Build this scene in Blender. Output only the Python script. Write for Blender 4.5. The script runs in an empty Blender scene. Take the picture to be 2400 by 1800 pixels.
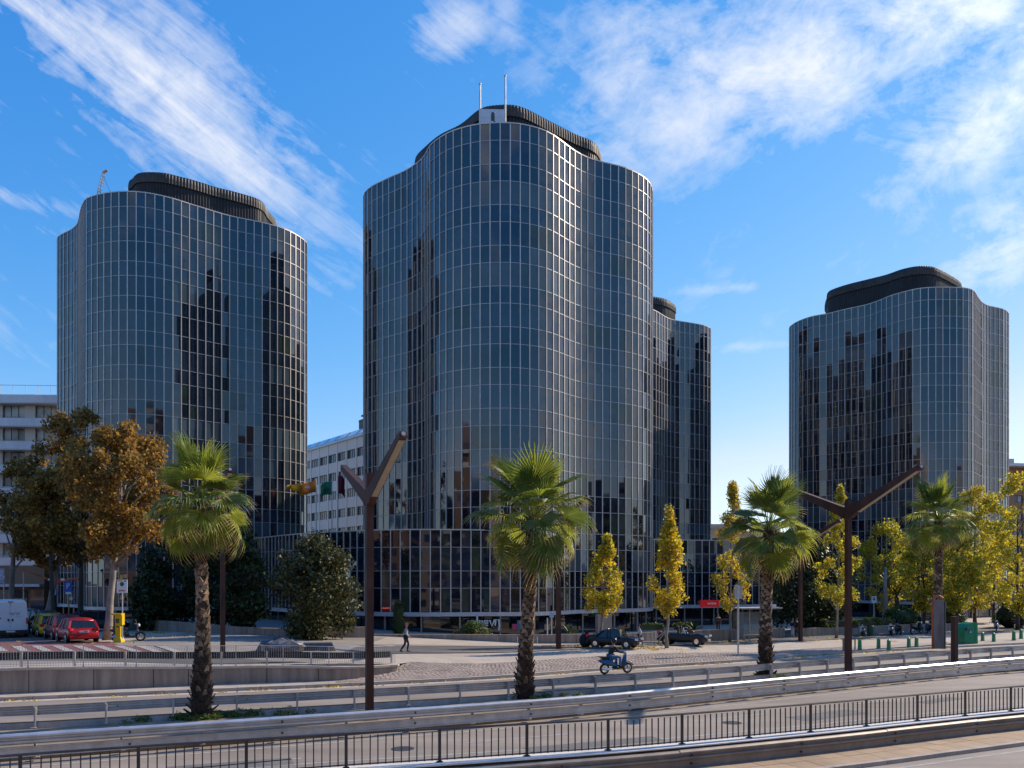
import bpy, math, random
import numpy as np
from mathutils import Vector, Matrix, Euler
R = math.radians
rnd = random.Random(7)

# ------------------------------------------------------------------ camera, sky, sun, exposure
F = 1960.0; CX = 1200.0; HY = 1355.0; CAMZ = 5.0          # focal length / horizon in the 2400 px photograph
SC = bpy.context.scene
COL = bpy.data.collections.new("place"); SC.collection.children.link(COL)
cam_d = bpy.data.cameras.new("camera"); cam = bpy.data.objects.new("camera", cam_d); COL.objects.link(cam)
cam.location = (0, 0, CAMZ); cam.rotation_euler = (R(90), 0, 0)
cam_d.sensor_width = 36; cam_d.lens = 36 * F / 2400; cam_d.shift_y = (HY - 900) / 2400
cam_d.clip_start = 0.1; cam_d.clip_end = 6000
SC.camera = cam
SUN_AZ, SUN_EL = 60.0, 32.0

world = bpy.data.worlds.new("World"); SC.world = world; world.use_nodes = True
wn, wl = world.node_tree.nodes, world.node_tree.links
wn.clear()
def N(tree, typ, **kw):
    n = tree.new(typ)
    for k, v in kw.items():
        if k.startswith('i_'):
            n.inputs[int(k[2:])].default_value = v
        else: setattr(n, k, v)
    return n
def wm(op, a, b=None, c=None, clamp=False):
    n = wn.new('ShaderNodeMath'); n.operation = op; n.use_clamp = clamp
    for i, v in enumerate((a, b, c)):
        if v is None: continue
        if isinstance(v, (int, float)): n.inputs[i].default_value = v
        else: wl.new(v, n.inputs[i])
    return n.outputs[0]
sky = wn.new('ShaderNodeTexSky'); sky.sky_type = 'NISHITA'; sky.sun_disc = False
sky.sun_elevation = R(SUN_EL); sky.sun_rotation = R(SUN_AZ); sky.altitude = 50
sky.air_density = 1.0; sky.dust_density = 0.15; sky.ozone_density = 2.2
tc = wn.new('ShaderNodeTexCoord'); sx = wn.new('ShaderNodeSeparateXYZ'); wl.new(tc.outputs['Generated'], sx.inputs[0])
X, Y, Z = sx.outputs
den = wm('SQRT', wm('ADD', wm('MULTIPLY', Y, Y), 0.03))
A = wm('DIVIDE', X, den); B = wm('DIVIDE', Z, den)                    # slope coordinates on the vault of the sky
def combine(x, y, z=0.0):
    n = wn.new('ShaderNodeCombineXYZ')
    for i, v in enumerate((x, y, z)):
        if isinstance(v, (int, float)): n.inputs[i].default_value = v
        else: wl.new(v, n.inputs[i])
    return n.outputs[0]
def rot_coords(ang, sx_, sy_, ox=0.0, oy=0.0):
    c, s = math.cos(ang), math.sin(ang)
    a = wm('SUBTRACT', A, ox); b = wm('SUBTRACT', B, oy)
    u = wm('ADD', wm('MULTIPLY', a, c), wm('MULTIPLY', b, s))
    v = wm('ADD', wm('MULTIPLY', a, -s), wm('MULTIPLY', b, c))
    return wm('MULTIPLY', u, sx_), wm('MULTIPLY', v, sy_)
def wnoise(vec, scale, detail, rough, dist=0.0):
    n = wn.new('ShaderNodeTexNoise'); wl.new(vec, n.inputs['Vector'])
    n.inputs['Scale'].default_value = scale; n.inputs['Detail'].default_value = detail
    n.inputs['Roughness'].default_value = rough; n.inputs['Distortion'].default_value = dist
    return n.outputs[0]
def blob(px, py, lx, ly, deg):
    """soft elongated bank of cloud centred at a direction given by a point of the photograph"""
    u, v = rot_coords(R(deg), 1.0 / (lx / F), 1.0 / (ly / F), (px - CX) / F, (HY - py) / F)
    d = wm('ADD', wm('MULTIPLY', u, u), wm('MULTIPLY', v, v))
    return wm('POWER', 2.718, wm('MULTIPLY', d, -1.0))
banks = None
for b in [(400,230,520,175,-38,.88),(200,110,380,130,-30,.85),(560,360,300,120,-45,.8),(90,60,300,70,-20,.8),(100,260,300,60,-18,.5),(40,480,260,26,-14,.5),(150,560,240,26,-10,.35),(700,450,190,35,-20,.5),
          (1060,95,130,80,40,.75),(1180,60,60,110,10,.5),(1800,170,500,215,14,.9),(1480,170,260,180,40,.75),(2150,60,440,200,5,.85),(1560,330,330,110,10,.7),(2250,330,260,110,30,.8),(1600,380,240,45,8,.6),(2330,600,200,100,48,.95),
          (2100,460,120,50,30,.5),(1700,690,200,14,2,.4),(1780,820,200,12,2,.35),(2400,160,200,200,0,.6)]:
    g = wm('MULTIPLY', blob(*b[:5]), b[5])
    banks = g if banks is None else wm('MAXIMUM', banks, g)
east = wm('MULTIPLY', wm('MULTIPLY_ADD', A, 0.6, -0.75, clamp=True), 0.72)
banks = wm('MAXIMUM', banks, east)                                    # unseen cloud bank added beyond the right edge to brighten glass reflections
u1, v1 = rot_coords(R(-37), 1.0, 6.0)
streak = wnoise(combine(u1, v1, 0.3), 2.2, 9, 0.62, 0.35)
u2, v2 = rot_coords(R(24), 1.6, 3.2)
puff = wnoise(combine(u2, v2, 4.1), 3.0, 10, 0.66, 0.25)
side = wm('MULTIPLY_ADD', A, 2.5, 0.55, clamp=True)                   # streaks to the west, ripples to the east
tex = wm('ADD', wm('MULTIPLY', streak, wm('SUBTRACT', 1.0, side)), wm('MULTIPLY', puff, side))
fine = wnoise(combine(A, B, 1.7), 26.0, 5, 0.6, 0.6)
m1_ = wnoise(combine(u1, v1, 9.0), 6.0, 8, 0.66, 0.9)
u3, v3 = rot_coords(R(12), 1.0, 1.7)
m2_ = wnoise(combine(u3, v3, 5.0), 7.0, 9, 0.68, 0.9)
mid_ = wm('ADD', wm('MULTIPLY', m1_, wm('SUBTRACT', 1.0, side)), wm('MULTIPLY', m2_, side))
tex = wm('ADD', tex, wm('MULTIPLY', wm('SUBTRACT', fine, 0.5), 0.34))
tex = wm('ADD', tex, wm('MULTIPLY', wm('SUBTRACT', mid_, 0.5), 0.62))
behind = wm('MULTIPLY', wm('LESS_THAN', Y, 0.0), 0.0)
dens = wm('SUBTRACT', wm('ADD', wm('MULTIPLY', banks, 0.37), wm('ADD', tex, behind)), 0.615)
dens = wm('MULTIPLY', dens, 2.7, clamp=True)
dens = wm('MULTIPLY', wm('POWER', dens, 0.85), wm('MULTIPLY_ADD', banks, 0.75, 0.35, clamp=True))
dens = wm('MULTIPLY', dens, wm('MULTIPLY', wm('GREATER_THAN', Z, 0.0), 0.90))
sep = wn.new('ShaderNodeSeparateColor'); wl.new(sky.outputs[0], sep.inputs[0])
cg = wm('MULTIPLY', wm('POWER', sep.outputs[1], 0.88), 0.945)                             # the saturated grading of the photograph, the same over the whole vault
cb_ = wm('MULTIPLY', wm('POWER', sep.outputs[2], 0.42), 2.62)
cr = wm('MINIMUM', wm('MULTIPLY', wm('POWER', sep.outputs[0], 1.75), 0.30), wm('MULTIPLY', cg, 0.80))
cb_ = wm('MAXIMUM', cb_, wm('MULTIPLY', cg, 1.13))
tint = wn.new('ShaderNodeCombineColor'); wl.new(cr, tint.inputs[0]); wl.new(cg, tint.inputs[1]); wl.new(cb_, tint.inputs[2])
mixc = wn.new('ShaderNodeMix'); mixc.data_type = 'RGBA'
sdot = wn.new('ShaderNodeVectorMath'); sdot.operation = 'DOT_PRODUCT'; wl.new(tc.outputs['Generated'], sdot.inputs[0])
sdot.inputs[1].default_value = (math.sin(R(SUN_AZ)) * math.cos(R(SUN_EL)), math.cos(R(SUN_AZ)) * math.cos(R(SUN_EL)), math.sin(R(SUN_EL)))
glow = wm('POWER', wm('MAXIMUM', sdot.outputs['Value'], 0.0), 16.0)     # thin cloud is brighter towards the sun
ccol = wn.new('ShaderNodeVectorMath'); ccol.operation = 'SCALE'; ccol.inputs[0].default_value = (5.2, 5.4, 5.9); wl.new(wm('MULTIPLY_ADD', glow, 1.5, 0.93), ccol.inputs['Scale'])
wl.new(dens, mixc.inputs[0]); wl.new(tint.outputs[0], mixc.inputs[6]); wl.new(ccol.outputs[0], mixc.inputs[7])
bg = wn.new('ShaderNodeBackground'); wl.new(mixc.outputs[2], bg.inputs[0]); bg.inputs[1].default_value = 0.145
wo = wn.new('ShaderNodeOutputWorld'); wl.new(bg.outputs[0], wo.inputs[0])

S = Vector((math.sin(R(SUN_AZ)) * math.cos(R(SUN_EL)), math.cos(R(SUN_AZ)) * math.cos(R(SUN_EL)), math.sin(R(SUN_EL))))
sun_d = bpy.data.lights.new("sun", 'SUN'); sun_d.energy = 4.4; sun_d.angle = R(0.53); sun_d.color = (1.0, 0.86, 0.68)
sun = bpy.data.objects.new("sun", sun_d); COL.objects.link(sun)
sun.rotation_euler = (-S).to_track_quat('-Z', 'Y').to_euler(); sun.location = (60, 20, 80)
SC.view_settings.view_transform = 'Standard'; SC.view_settings.look = 'None'
SC.view_settings.exposure = 0.36; SC.view_settings.gamma = 1.0; SC.view_settings.use_curve_mapping = False
SC.cycles.max_bounces = 6; SC.cycles.transparent_max_bounces = 6; SC.cycles.caustics_reflective = False; SC.cycles.caustics_refractive = False

# ------------------------------------------------------------------ materials
MATS = {}
def mat(name, col, rough=0.7, metal=0.0, var=0.15, scale=2.0, bump=0.0, bscale=40.0, stretch=(1, 1, 1), col2=None,
        ior=1.45, rand=0.0, fine=0.0, transl=0.0, emit=None, obj=False, spec=0.5, hue2=None):
    if name in MATS: return MATS[name]
    m = bpy.data.materials.new(name); m.use_nodes = True; t = m.node_tree; n, l = t.nodes, t.links
    b = n['Principled BSDF']; b.inputs['Roughness'].default_value = rough; b.inputs['Metallic'].default_value = metal
    b.inputs['IOR'].default_value = ior; b.inputs['Specular IOR Level'].default_value = spec
    geo = n.new('ShaderNodeNewGeometry'); pos = geo.outputs['Position']
    if obj:
        tcx = n.new('ShaderNodeTexCoord'); pos = tcx.outputs['Object']
    mp = n.new('ShaderNodeMapping'); l.new(pos, mp.inputs[0]); mp.inputs['Scale'].default_value = stretch
    nz = n.new('ShaderNodeTexNoise'); l.new(mp.outputs[0], nz.inputs['Vector']); nz.inputs['Scale'].default_value = scale
    nz.inputs['Detail'].default_value = 6; nz.inputs['Roughness'].default_value = 0.6
    c1 = tuple(max(0, c * (1 - var)) for c in col); c2 = col2 or tuple(min(1, c * (1 + var)) for c in col)
    rp = n.new('ShaderNodeValToRGB'); l.new(nz.outputs[0], rp.inputs[0])
    rp.color_ramp.elements[0].position = 0.32; rp.color_ramp.elements[1].position = 0.68
    rp.color_ramp.elements[0].color = (*c1, 1); rp.color_ramp.elements[1].color = (*c2, 1)
    out = rp.outputs[0]
    if fine:
        nf = n.new('ShaderNodeTexNoise'); l.new(pos, nf.inputs['Vector']); nf.inputs['Scale'].default_value = 35
        nf.inputs['Detail'].default_value = 3
        mr = n.new('ShaderNodeMapRange'); l.new(nf.outputs[0], mr.inputs[0]); mr.inputs[1].default_value = .3; mr.inputs[2].default_value = .7
        mr.inputs[3].default_value = 1 - fine; mr.inputs[4].default_value = 1 + fine
        mx = n.new('ShaderNodeVectorMath'); mx.operation = 'SCALE'; l.new(out, mx.inputs[0]); l.new(mr.outputs[0], mx.inputs['Scale'])
        out = mx.outputs[0]
    if rand:
        rv = n.new('ShaderNodeMapRange')
        if hue2 is not None:
            mxx = n.new('ShaderNodeMix'); mxx.data_type = 'RGBA'; l.new(geo.outputs['Random Per Island'], mxx.inputs[0])
            l.new(out, mxx.inputs[6]); mxx.inputs[7].default_value = (*hue2, 1); out = mxx.outputs[2]
        oi = n.new('ShaderNodeObjectInfo')
        ad = n.new('ShaderNodeMath'); ad.operation = 'ADD'; l.new(geo.outputs['Random Per Island'], ad.inputs[0]); l.new(oi.outputs['Random'], ad.inputs[1])
        fr = n.new('ShaderNodeMath'); fr.operation = 'FRACT'; ml = n.new('ShaderNodeMath'); ml.operation = 'MULTIPLY'; ml.inputs[1].default_value = 7.31
        l.new(ad.outputs[0], ml.inputs[0]); l.new(ml.outputs[0], fr.inputs[0])
        l.new(fr.outputs[0], rv.inputs[0]); rv.inputs[3].default_value = 1 - rand; rv.inputs[4].default_value = 1 + rand
        mx = n.new('ShaderNodeVectorMath'); mx.operation = 'SCALE'; l.new(out, mx.inputs[0]); l.new(rv.outputs[0], mx.inputs['Scale'])
        out = mx.outputs[0]
    l.new(out, b.inputs['Base Color'])
    if bump:
        nb = n.new('ShaderNodeTexNoise'); l.new(pos, nb.inputs['Vector']); nb.inputs['Scale'].default_value = bscale; nb.inputs['Detail'].default_value = 4
        bp = n.new('ShaderNodeBump'); bp.inputs['Strength'].default_value = bump; bp.inputs['Distance'].default_value = 0.03
        l.new(nb.outputs[0], bp.inputs['Height']); l.new(bp.outputs[0], b.inputs['Normal'])
    if transl:
        tr = n.new('ShaderNodeBsdfTranslucent'); ms = n.new('ShaderNodeMixShader'); ms.inputs[0].default_value = transl
        g = n.new('ShaderNodeVectorMath'); g.operation = 'SCALE'; l.new(out, g.inputs[0]); g.inputs['Scale'].default_value = 1.5
        l.new(g.outputs[0], tr.inputs[0])
        l.new(b.outputs[0], ms.inputs[1]); l.new(tr.outputs[0], ms.inputs[2]); l.new(ms.outputs[0], n['Material Output'].inputs[0])
    if emit:
        b.inputs['Emission Color'].default_value = (*emit[:3], 1); b.inputs['Emission Strength'].default_value = emit[3]
    MATS[name] = m
    return m

def tower_glass(name, col, rough=0.02, ior=1.80, var=0.5):
    m = mat(name, col, rough, 0, var, 0.35, ior=ior, rand=0.25, stretch=(1, 1, 2.2))
    return m
GLASS = [tower_glass('tinted_glass', (0.005, 0.010, 0.019)),
         tower_glass('tinted_glass_grey', (0.015, 0.022, 0.035), 0.03, 1.8),
         tower_glass('tinted_glass_with_blind', (0.060, 0.085, 0.100), 0.06, 1.6, 0.12),
         tower_glass('tinted_glass_with_green_blind', (0.026, 0.040, 0.032), 0.04, 1.65, 0.4)]
M_MULL = mat('bronze_aluminium', (0.56, 0.495, 0.44), 0.38, 0.28, 0.12, 1.2, rand=0.07)
M_TRAN = mat('pale_aluminium', (0.34, 0.325, 0.33), 0.38, 0.5, 0.12, 1.5)
M_FASC = mat('pale_fascia_metal', (0.52, 0.52, 0.55), 0.45, 0.3, 0.1, 2)
M_RIB = mat('black_ribbed_metal', (0.020, 0.019, 0.021), 0.5, 0.2, 0.3, 1.5)
M_RIB2 = mat('lit_ribbed_shoulder', (0.050, 0.042, 0.038), 0.55, 0.25, 0.35, 0.9)  # paler than the crown wall, light caught by the slope is in the colour
M_ROOF = mat('roof_gravel', (0.25, 0.24, 0.22), 0.9, 0, 0.2, 3, 0.3)
M_CONC = mat('concrete_wall', (0.32, 0.25, 0.20), 0.85, 0, 0.30, 1.3, 0.25, 25, (2.2, 2.2, 0.22), fine=0.10, rand=0.05)
M_COPE = mat('light_stone_coping', (0.50, 0.43, 0.36), 0.8, 0, 0.15, 2, 0.15)
M_ASPH = mat('asphalt_sunworn', (0.285, 0.235, 0.190), 0.82, 0, 0.26, 0.32, 0.25, 60, (0.35, 1.5, 1), fine=0.16)
M_ASPH2 = mat('asphalt_dark', (0.125, 0.115, 0.105), 0.85, 0, 0.2, 0.5, 0.25, 60, fine=0.12)
M_PAVE = mat('paving_tan', (0.44, 0.37, 0.295), 0.85, 0, 0.14, 0.7, 0.15, 40, fine=0.10)
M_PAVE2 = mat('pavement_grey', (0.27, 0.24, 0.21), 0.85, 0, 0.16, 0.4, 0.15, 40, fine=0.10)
M_KERB = mat('kerb_stone', (0.42, 0.36, 0.30), 0.8, 0, 0.18, 1.5, 0.2, fine=0.08, rand=0.08)
M_PAINT = mat('white_road_paint', (0.38, 0.36, 0.33), 0.7, 0, 0.2, 3, fine=0.15)
M_RED = mat('red_lane_asphalt', (0.20, 0.075, 0.072), 0.85, 0, 0.2, 1.0, fine=0.1)
M_SOIL = mat('median_soil', (0.27, 0.205, 0.145), 0.95, 0, 0.25, 1.2, 0.5, 30, fine=0.2)
M_GALV = mat('galvanised_steel', (0.64, 0.62, 0.60), 0.36, 0.6, 0.16, 1.6, fine=0.05, rand=0.06)
M_GALV2 = mat('dull_galvanised_steel', (0.54, 0.51, 0.48), 0.5, 0.45, 0.2, 2.2, fine=0.08, rand=0.1)
M_GDARK = mat('dark_weathered_shaded_steel', (0.075, 0.075, 0.078), 0.55, 0.4, 0.2, 2)
M_BARS = mat('brown_painted_iron', (0.060, 0.052, 0.048), 0.5, 0.2, 0.2, 3)
M_RUST = mat('corten_steel', (0.058, 0.022, 0.016), 0.62, 0.15, 0.35, 1.6, 0.15, 30, (1, 1, .5), col2=(0.105, 0.040, 0.025), fine=0.1)
M_LAMPLENS = mat('lamp_underside_panel', (0.42, 0.34, 0.24), 0.4, 0, 0.1, 3)
M_TRUNKP = mat('palm_bark', (0.060, 0.036, 0.022), 0.95, 0, 0.4, 3.0, 0.6, 18, (1, 1, 2.5), fine=0.2)
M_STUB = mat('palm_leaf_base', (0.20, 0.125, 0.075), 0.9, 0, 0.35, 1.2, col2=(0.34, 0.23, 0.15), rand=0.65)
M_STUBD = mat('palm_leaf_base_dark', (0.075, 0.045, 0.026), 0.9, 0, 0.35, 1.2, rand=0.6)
M_FROND = mat('palm_frond_green', (0.25, 0.275, 0.035), 0.42, 0, 0.25, 1.6, rand=0.25, transl=0.45, obj=True)
M_FROND2 = mat('palm_frond_deep_green', (0.135, 0.18, 0.035), 0.40, 0, 0.25, 1.6, rand=0.22, transl=0.30, obj=True)
M_FRONDTIP = mat('palm_frond_dry_tip', (0.40, 0.31, 0.12), 0.6, 0, 0.25, 3, rand=0.3, transl=0.35)
M_FRONDDRY = mat('palm_frond_dry', (0.26, 0.17, 0.085), 0.75, 0, 0.3, 2, rand=0.3, transl=0.25)
M_BARK = mat('plane_bark', (0.26, 0.22, 0.185), 0.9, 0, 0.28, 3, 0.35, 12, (1, 1, .6), fine=0.1)
M_BARKD = mat('dark_bark', (0.060, 0.050, 0.042), 0.9, 0, 0.3, 3, 0.3, 12)
M_LPLANE = mat('plane_leaves_autumn', (0.31, 0.165, 0.036), 0.62, 0, 0.35, 0.55, rand=0.55, transl=0.40, hue2=(0.19, 0.135, 0.03))
M_LPLANEO = mat('plane_leaves_orange', (0.52, 0.27, 0.03), 0.6, 0, 0.3, 0.8, rand=0.45, transl=0.42, hue2=(0.16, 0.085, 0.02))
M_LYEL = mat('leaves_yellow', (0.72, 0.50, 0.03), 0.55, 0, 0.3, 0.9, rand=0.35, transl=0.45, hue2=(0.42, 0.36, 0.02))
M_LGRY = mat('leaves_yellow_green', (0.19, 0.215, 0.03), 0.55, 0, 0.3, 0.5, rand=0.40, transl=0.42, hue2=(0.46, 0.41, 0.04))
M_LTAN = mat('leaves_dry_tan', (0.36, 0.235, 0.085), 0.65, 0, 0.3, 0.8, rand=0.4, transl=0.4)
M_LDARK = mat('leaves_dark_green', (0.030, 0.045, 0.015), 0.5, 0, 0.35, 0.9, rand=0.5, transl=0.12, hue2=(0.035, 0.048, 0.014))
M_LMAG = mat('leaves_glossy_magnolia', (0.075, 0.088, 0.022), 0.45, 0, 0.4, 0.8, rand=0.6, transl=0.15, hue2=(0.105, 0.082, 0.018))
M_LHEDGE = mat('leaves_hedge', (0.15, 0.18, 0.028), 0.55, 0, 0.3, 2, rand=0.4, transl=0.3)
M_LSHRUB = mat('leaves_shrub_green', (0.060, 0.105, 0.022), 0.5, 0, 0.3, 2, rand=0.4, transl=0.25)
M_WHITE = mat('white_paint', (0.75, 0.75, 0.76), 0.35, 0, 0.05, 2)
M_RUBBER = mat('black_rubber', (0.018, 0.018, 0.018), 0.75, 0, 0.2, 5)
M_PLASTIC = mat('black_plastic', (0.022, 0.022, 0.024), 0.45, 0, 0.2, 5)
M_CARGLASS = mat('car_window_glass', (0.015, 0.018, 0.022), 0.04, 0, 0.3, 2, ior=1.6)
M_CHROME = mat('chrome', (0.75, 0.76, 0.78), 0.15, 1.0, 0.05, 3)
M_LAMPRED = mat('red_lamp_lens', (0.55, 0.02, 0.015), 0.15, 0, 0.1, 5)
M_LAMPCLR = mat('clear_lamp_lens', (0.75, 0.74, 0.70), 0.12, 0, 0.1, 5)
M_PLATE = mat('number_plate_white', (0.72, 0.72, 0.70), 0.4, 0, 0.05, 5)
M_INK = mat('dark_print', (0.03, 0.03, 0.035), 0.6)
M_SKIN = mat('skin', (0.42, 0.24, 0.17), 0.55, 0, 0.08, 4)

# ------------------------------------------------------------------ mesh helpers
def tag(o, label=None, cat=None, group=None, kind=None):
    if label: o['label'] = label
    if cat: o['category'] = cat
    if group: o['group'] = group
    if kind: o['kind'] = kind
    return o
def link(name, data, parent=None, loc=(0, 0, 0), rot=None):
    o = bpy.data.objects.new(name, data); COL.objects.link(o)
    o.location = loc
    if rot is not None: o.rotation_euler = rot
    if parent is not None: o.parent = parent
    return o
def empty(name, loc=(0, 0, 0), rz=0.0, label=None, cat=None, group=None):
    o = link(name, None, None, loc, (0, 0, rz)); o.empty_display_size = 0.2
    return tag(o, label, cat, group)
class MB:
    def __init__(s): s.v = []; s.f = []; s.m = []; s.cur = 0
    def add(s, vs, fs):
        b = len(s.v); s.v.extend([tuple(p) for p in vs]); s.f.extend([tuple(b + i for i in q) for q in fs]); s.m.extend([s.cur] * len(fs)); return s
    def box(s, c, d, rz=0.0, taper=1.0, rx=0.0, ry=0.0):
        hx, hy, hz = d[0] / 2, d[1] / 2, d[2] / 2
        vs = []
        for z, t in ((-hz, 1.0), (hz, taper)):
            for x, y in ((-hx, -hy), (hx, -hy), (hx, hy), (-hx, hy)): vs.append(Vector((x * t, y * t, z)))
        if rz or rx or ry:
            m = Euler((rx, ry, rz)).to_matrix(); vs = [m @ p for p in vs]
        c = Vector(c)
        return s.add([p + c for p in vs], [(3, 2, 1, 0), (4, 5, 6, 7), (0, 1, 5, 4), (1, 2, 6, 5), (2, 3, 7, 6), (3, 0, 4, 7)])
    def tube(s, pts, rad, n=8, caps=True, jit=0.0):
        pts = [Vector(p) for p in pts]; k = len(pts)
        if isinstance(rad, (int, float)): rad = [rad] * k
        vs = []; up = None
        for i, p in enumerate(pts):
            d = (pts[min(i + 1, k - 1)] - pts[max(i - 1, 0)]).normalized()
            if up is None:
                up = Vector((1, 0, 0)) if abs(d.x) < .9 else Vector((0, 1, 0))
            a = (up - d * up.dot(d)).normalized(); b = d.cross(a); up = a
            for j in range(n):
                t = 2 * math.pi * j / n; r = rad[i] * (1 + (rnd.uniform(-jit, jit) if jit else 0))
                vs.append(p + a * (r * math.cos(t)) + b * (r * math.sin(t)))
        fs = [(i * n + j, i * n + (j + 1) % n, (i + 1) * n + (j + 1) % n, (i + 1) * n + j) for i in range(k - 1) for j in range(n)]
        if caps: fs += [tuple(range(n))[::-1], tuple((k - 1) * n + j for j in range(n))]
        return s.add(vs, fs)
    def cyl(s, p, q, r, r2=None, n=12): return s.tube([p, q], [r, r if r2 is None else r2], n)
    def prism(s, poly, z0, z1, inset=0.0):
        n = len(poly); vs = [(x, y, z0) for x, y in poly] + [(x, y, z1) for x, y in poly]
        fs = [(i, (i + 1) % n, n + (i + 1) % n, n + i) for i in range(n)] + [tuple(range(n))[::-1], tuple(range(n, 2 * n))]
        return s.add(vs, fs)
    def loft(s, rings, closed=True, caps=True):
        n = len(rings[0]); vs = [p for r in rings for p in r]; fs = []
        for i in range(len(rings) - 1):
            for j in range(n if closed else n - 1):
                fs.append((i * n + j, i * n + (j + 1) % n, (i + 1) * n + (j + 1) % n, (i + 1) * n + j))
        if caps and closed: fs += [tuple(range(n))[::-1], tuple((len(rings) - 1) * n + j for j in range(n))]
        return s.add(vs, fs)
    def blob(s, c, r, n=10, m=7, jit=0.0):
        r = (r, r, r) if isinstance(r, (int, float)) else r
        rings = []
        for i in range(1, m):
            a = math.pi * i / m; rings.append([(c[0] + r[0] * math.sin(a) * math.cos(2 * math.pi * j / n), c[1] + r[1] * math.sin(a) * math.sin(2 * math.pi * j / n), c[2] - r[2] * math.cos(a)) for j in range(n)])
        return s.loft(rings)
    def mesh(s, name, mats, smooth=False):
        me = bpy.data.meshes.new(name); me.from_pydata(s.v, [], s.f)
        for m in (mats if isinstance(mats, (list, tuple)) else [mats]): me.materials.append(m)
        if any(s.m): me.polygons.foreach_set('material_index', s.m)
        if smooth: me.polygons.foreach_set('use_smooth', [True] * len(me.polygons))
        me.update(); return me
    def build(s, name, mats, parent=None, loc=(0, 0, 0), smooth=False, rot=None, world=False):
        if world and parent is not None: loc = tuple(-c for c in parent.location)
        return link(name, s.mesh(name, mats, smooth), parent, loc, rot)
def children(o): return [c for c in COL.objects if c.parent == o]
CH = {}
def dup(root, loc, rz, label=None, group=None, scale=None):
    kids = {}
    for c in COL.objects:
        if c.parent: kids.setdefault(c.parent.name, []).append(c)
    def cp(o, parent):
        c = o.copy(); COL.objects.link(c)
        if parent: c.parent = parent
        for k in kids.get(o.name, []): cp(k, c)
        return c
    r = cp(root, None); r.location = loc; r.rotation_euler = (0, 0, rz)
    if scale: r.scale = scale
    return tag(r, label, None, group)

def catmull(pts, closed, per=12):
    P = np.array(pts, float); n = len(P); out = []
    for i in range(n if closed else n - 1):
        if closed: p0, p1, p2, p3 = P[(i - 1) % n], P[i], P[(i + 1) % n], P[(i + 2) % n]
        else: p0, p1, p2, p3 = P[max(i - 1, 0)], P[i], P[i + 1], P[min(i + 2, n - 1)]
        for k in range(per):
            t = k / per
            out.append(0.5 * ((2 * p1) + (-p0 + p2) * t + (2 * p0 - 5 * p1 + 4 * p2 - p3) * t * t + (-p0 + 3 * p1 - 3 * p2 + p3) * t ** 3))
    if not closed: out.append(P[-1])
    return np.array(out)
def resample(poly, step, closed):
    P = np.array(poly)
    if closed: P = np.vstack([P, P[:1]])
    d = np.r_[0, np.cumsum(np.hypot(*(P[1:] - P[:-1]).T))]
    n = max(2, int(round(d[-1] / step))); t = np.linspace(0, d[-1], n + 1)
    Q = np.c_[np.interp(t, d, P[:, 0]), np.interp(t, d, P[:, 1])]
    return Q[:-1] if closed else Q
def smooth(P, it=2):
    for _ in range(it): P = 0.5 * P + 0.25 * (np.roll(P, 1, 0) + np.roll(P, -1, 0))
    return P
def offset(P, d, closed=False):
    """shift a polyline sideways, positive = to the left of its direction"""
    T = (np.roll(P, -1, 0) - np.roll(P, 1, 0)) if closed else np.gradient(P, axis=0)
    T = T / np.hypot(T[:, 0], T[:, 1])[:, None]
    return P + d * np.c_[-T[:, 1], T[:, 0]]
def ss(x, a, b):
    t = min(1.0, max(0.0, (x - a) / (b - a))); return t * t * (3 - 2 * t)
def px2X(px, Yd): return (px - CX) / F * Yd
def zat(py, Yd): return CAMZ - (py - HY) / F * Yd

# ------------------------------------------------------------------ the lie of the land
KERB = catmull([(px2X(p, y), y) for p, y in [(-1500, 27), (-300, 32.5), (0, 34), (440, 36.4), (700, 37.9), (980, 39.9), (1200, 42), (1400, 45.0), (1600, 47.7), (1780, 50.7), (1900, 53.6), (2171, 58.7), (2400, 63), (2700, 69), (3100, 78), (4200, 104)]], False)
WALL = catmull([(px2X(p, y), y) for p, y in [(-1500, 28), (-300, 33.4), (0, 34.95), (300, 36.8), (560, 38.4), (788, 39.6), (930, 41.2)]], False)
def Yk(x): return float(np.interp(x, KERB[:, 0], KERB[:, 1]))
def Yw(x): return float(np.interp(x, WALL[:, 0], WALL[:, 1]))
def G(x, y):
    d = y - Yk(x)
    hump = 1 - ss(x, 8, 18)
    right = 0.14 + 0.32 * ss(d, 0, 3.5) * hump - 0.42 * ss(d, 8, 20) * (1 - ss(x, 14, 24)) * 1.0 - 0.12 * ss(d, 2, 10) * ss(x, 14, 24)
    left = 0.92 + 0.26 * ss(-x, 11, 21)
    w = ss(d, 3.5, 9.0); L = (ss(-x, 1.0, 9.0) * (1 - w) + ss(-x, -7.0, 17.0) * w) * (1 - 0.2 * ss(d, 14, 30))
    return right * (1 - L) + left * L
def at(px, py, dz=0.0):
    """ground point seen at a pixel of the photograph"""
    Yd = 50.0
    for _ in range(60):
        x = px2X(px, Yd); z = G(x, Yd) + dz
        Yn = (CAMZ - z) * F / max(py - HY, 1); Yd = 0.5 * Yd + 0.5 * Yn
    return Vector((px2X(px, Yd), Yd, G(px2X(px, Yd), Yd)))
def sheet(name, x0, x1, y0f, y1f, zf, nx, ny, m, kind='structure', power=1.0):
    mb = MB(); vs = []; fs = []
    for i in range(nx + 1):
        x = x0 + (x1 - x0) * i / nx; a, b = y0f(x), y1f(x)
        for j in range(ny + 1):
            y = a + (b - a) * (j / ny) ** power; vs.append((x, y, zf(x, y)))
    for i in range(nx):
        for j in range(ny):
            k = i * (ny + 1) + j; fs.append((k, k + ny + 1, k + ny + 2, k + 1))
    mb.add(vs, fs); return tag(mb.build(name, m, smooth=True), kind=kind)
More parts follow.
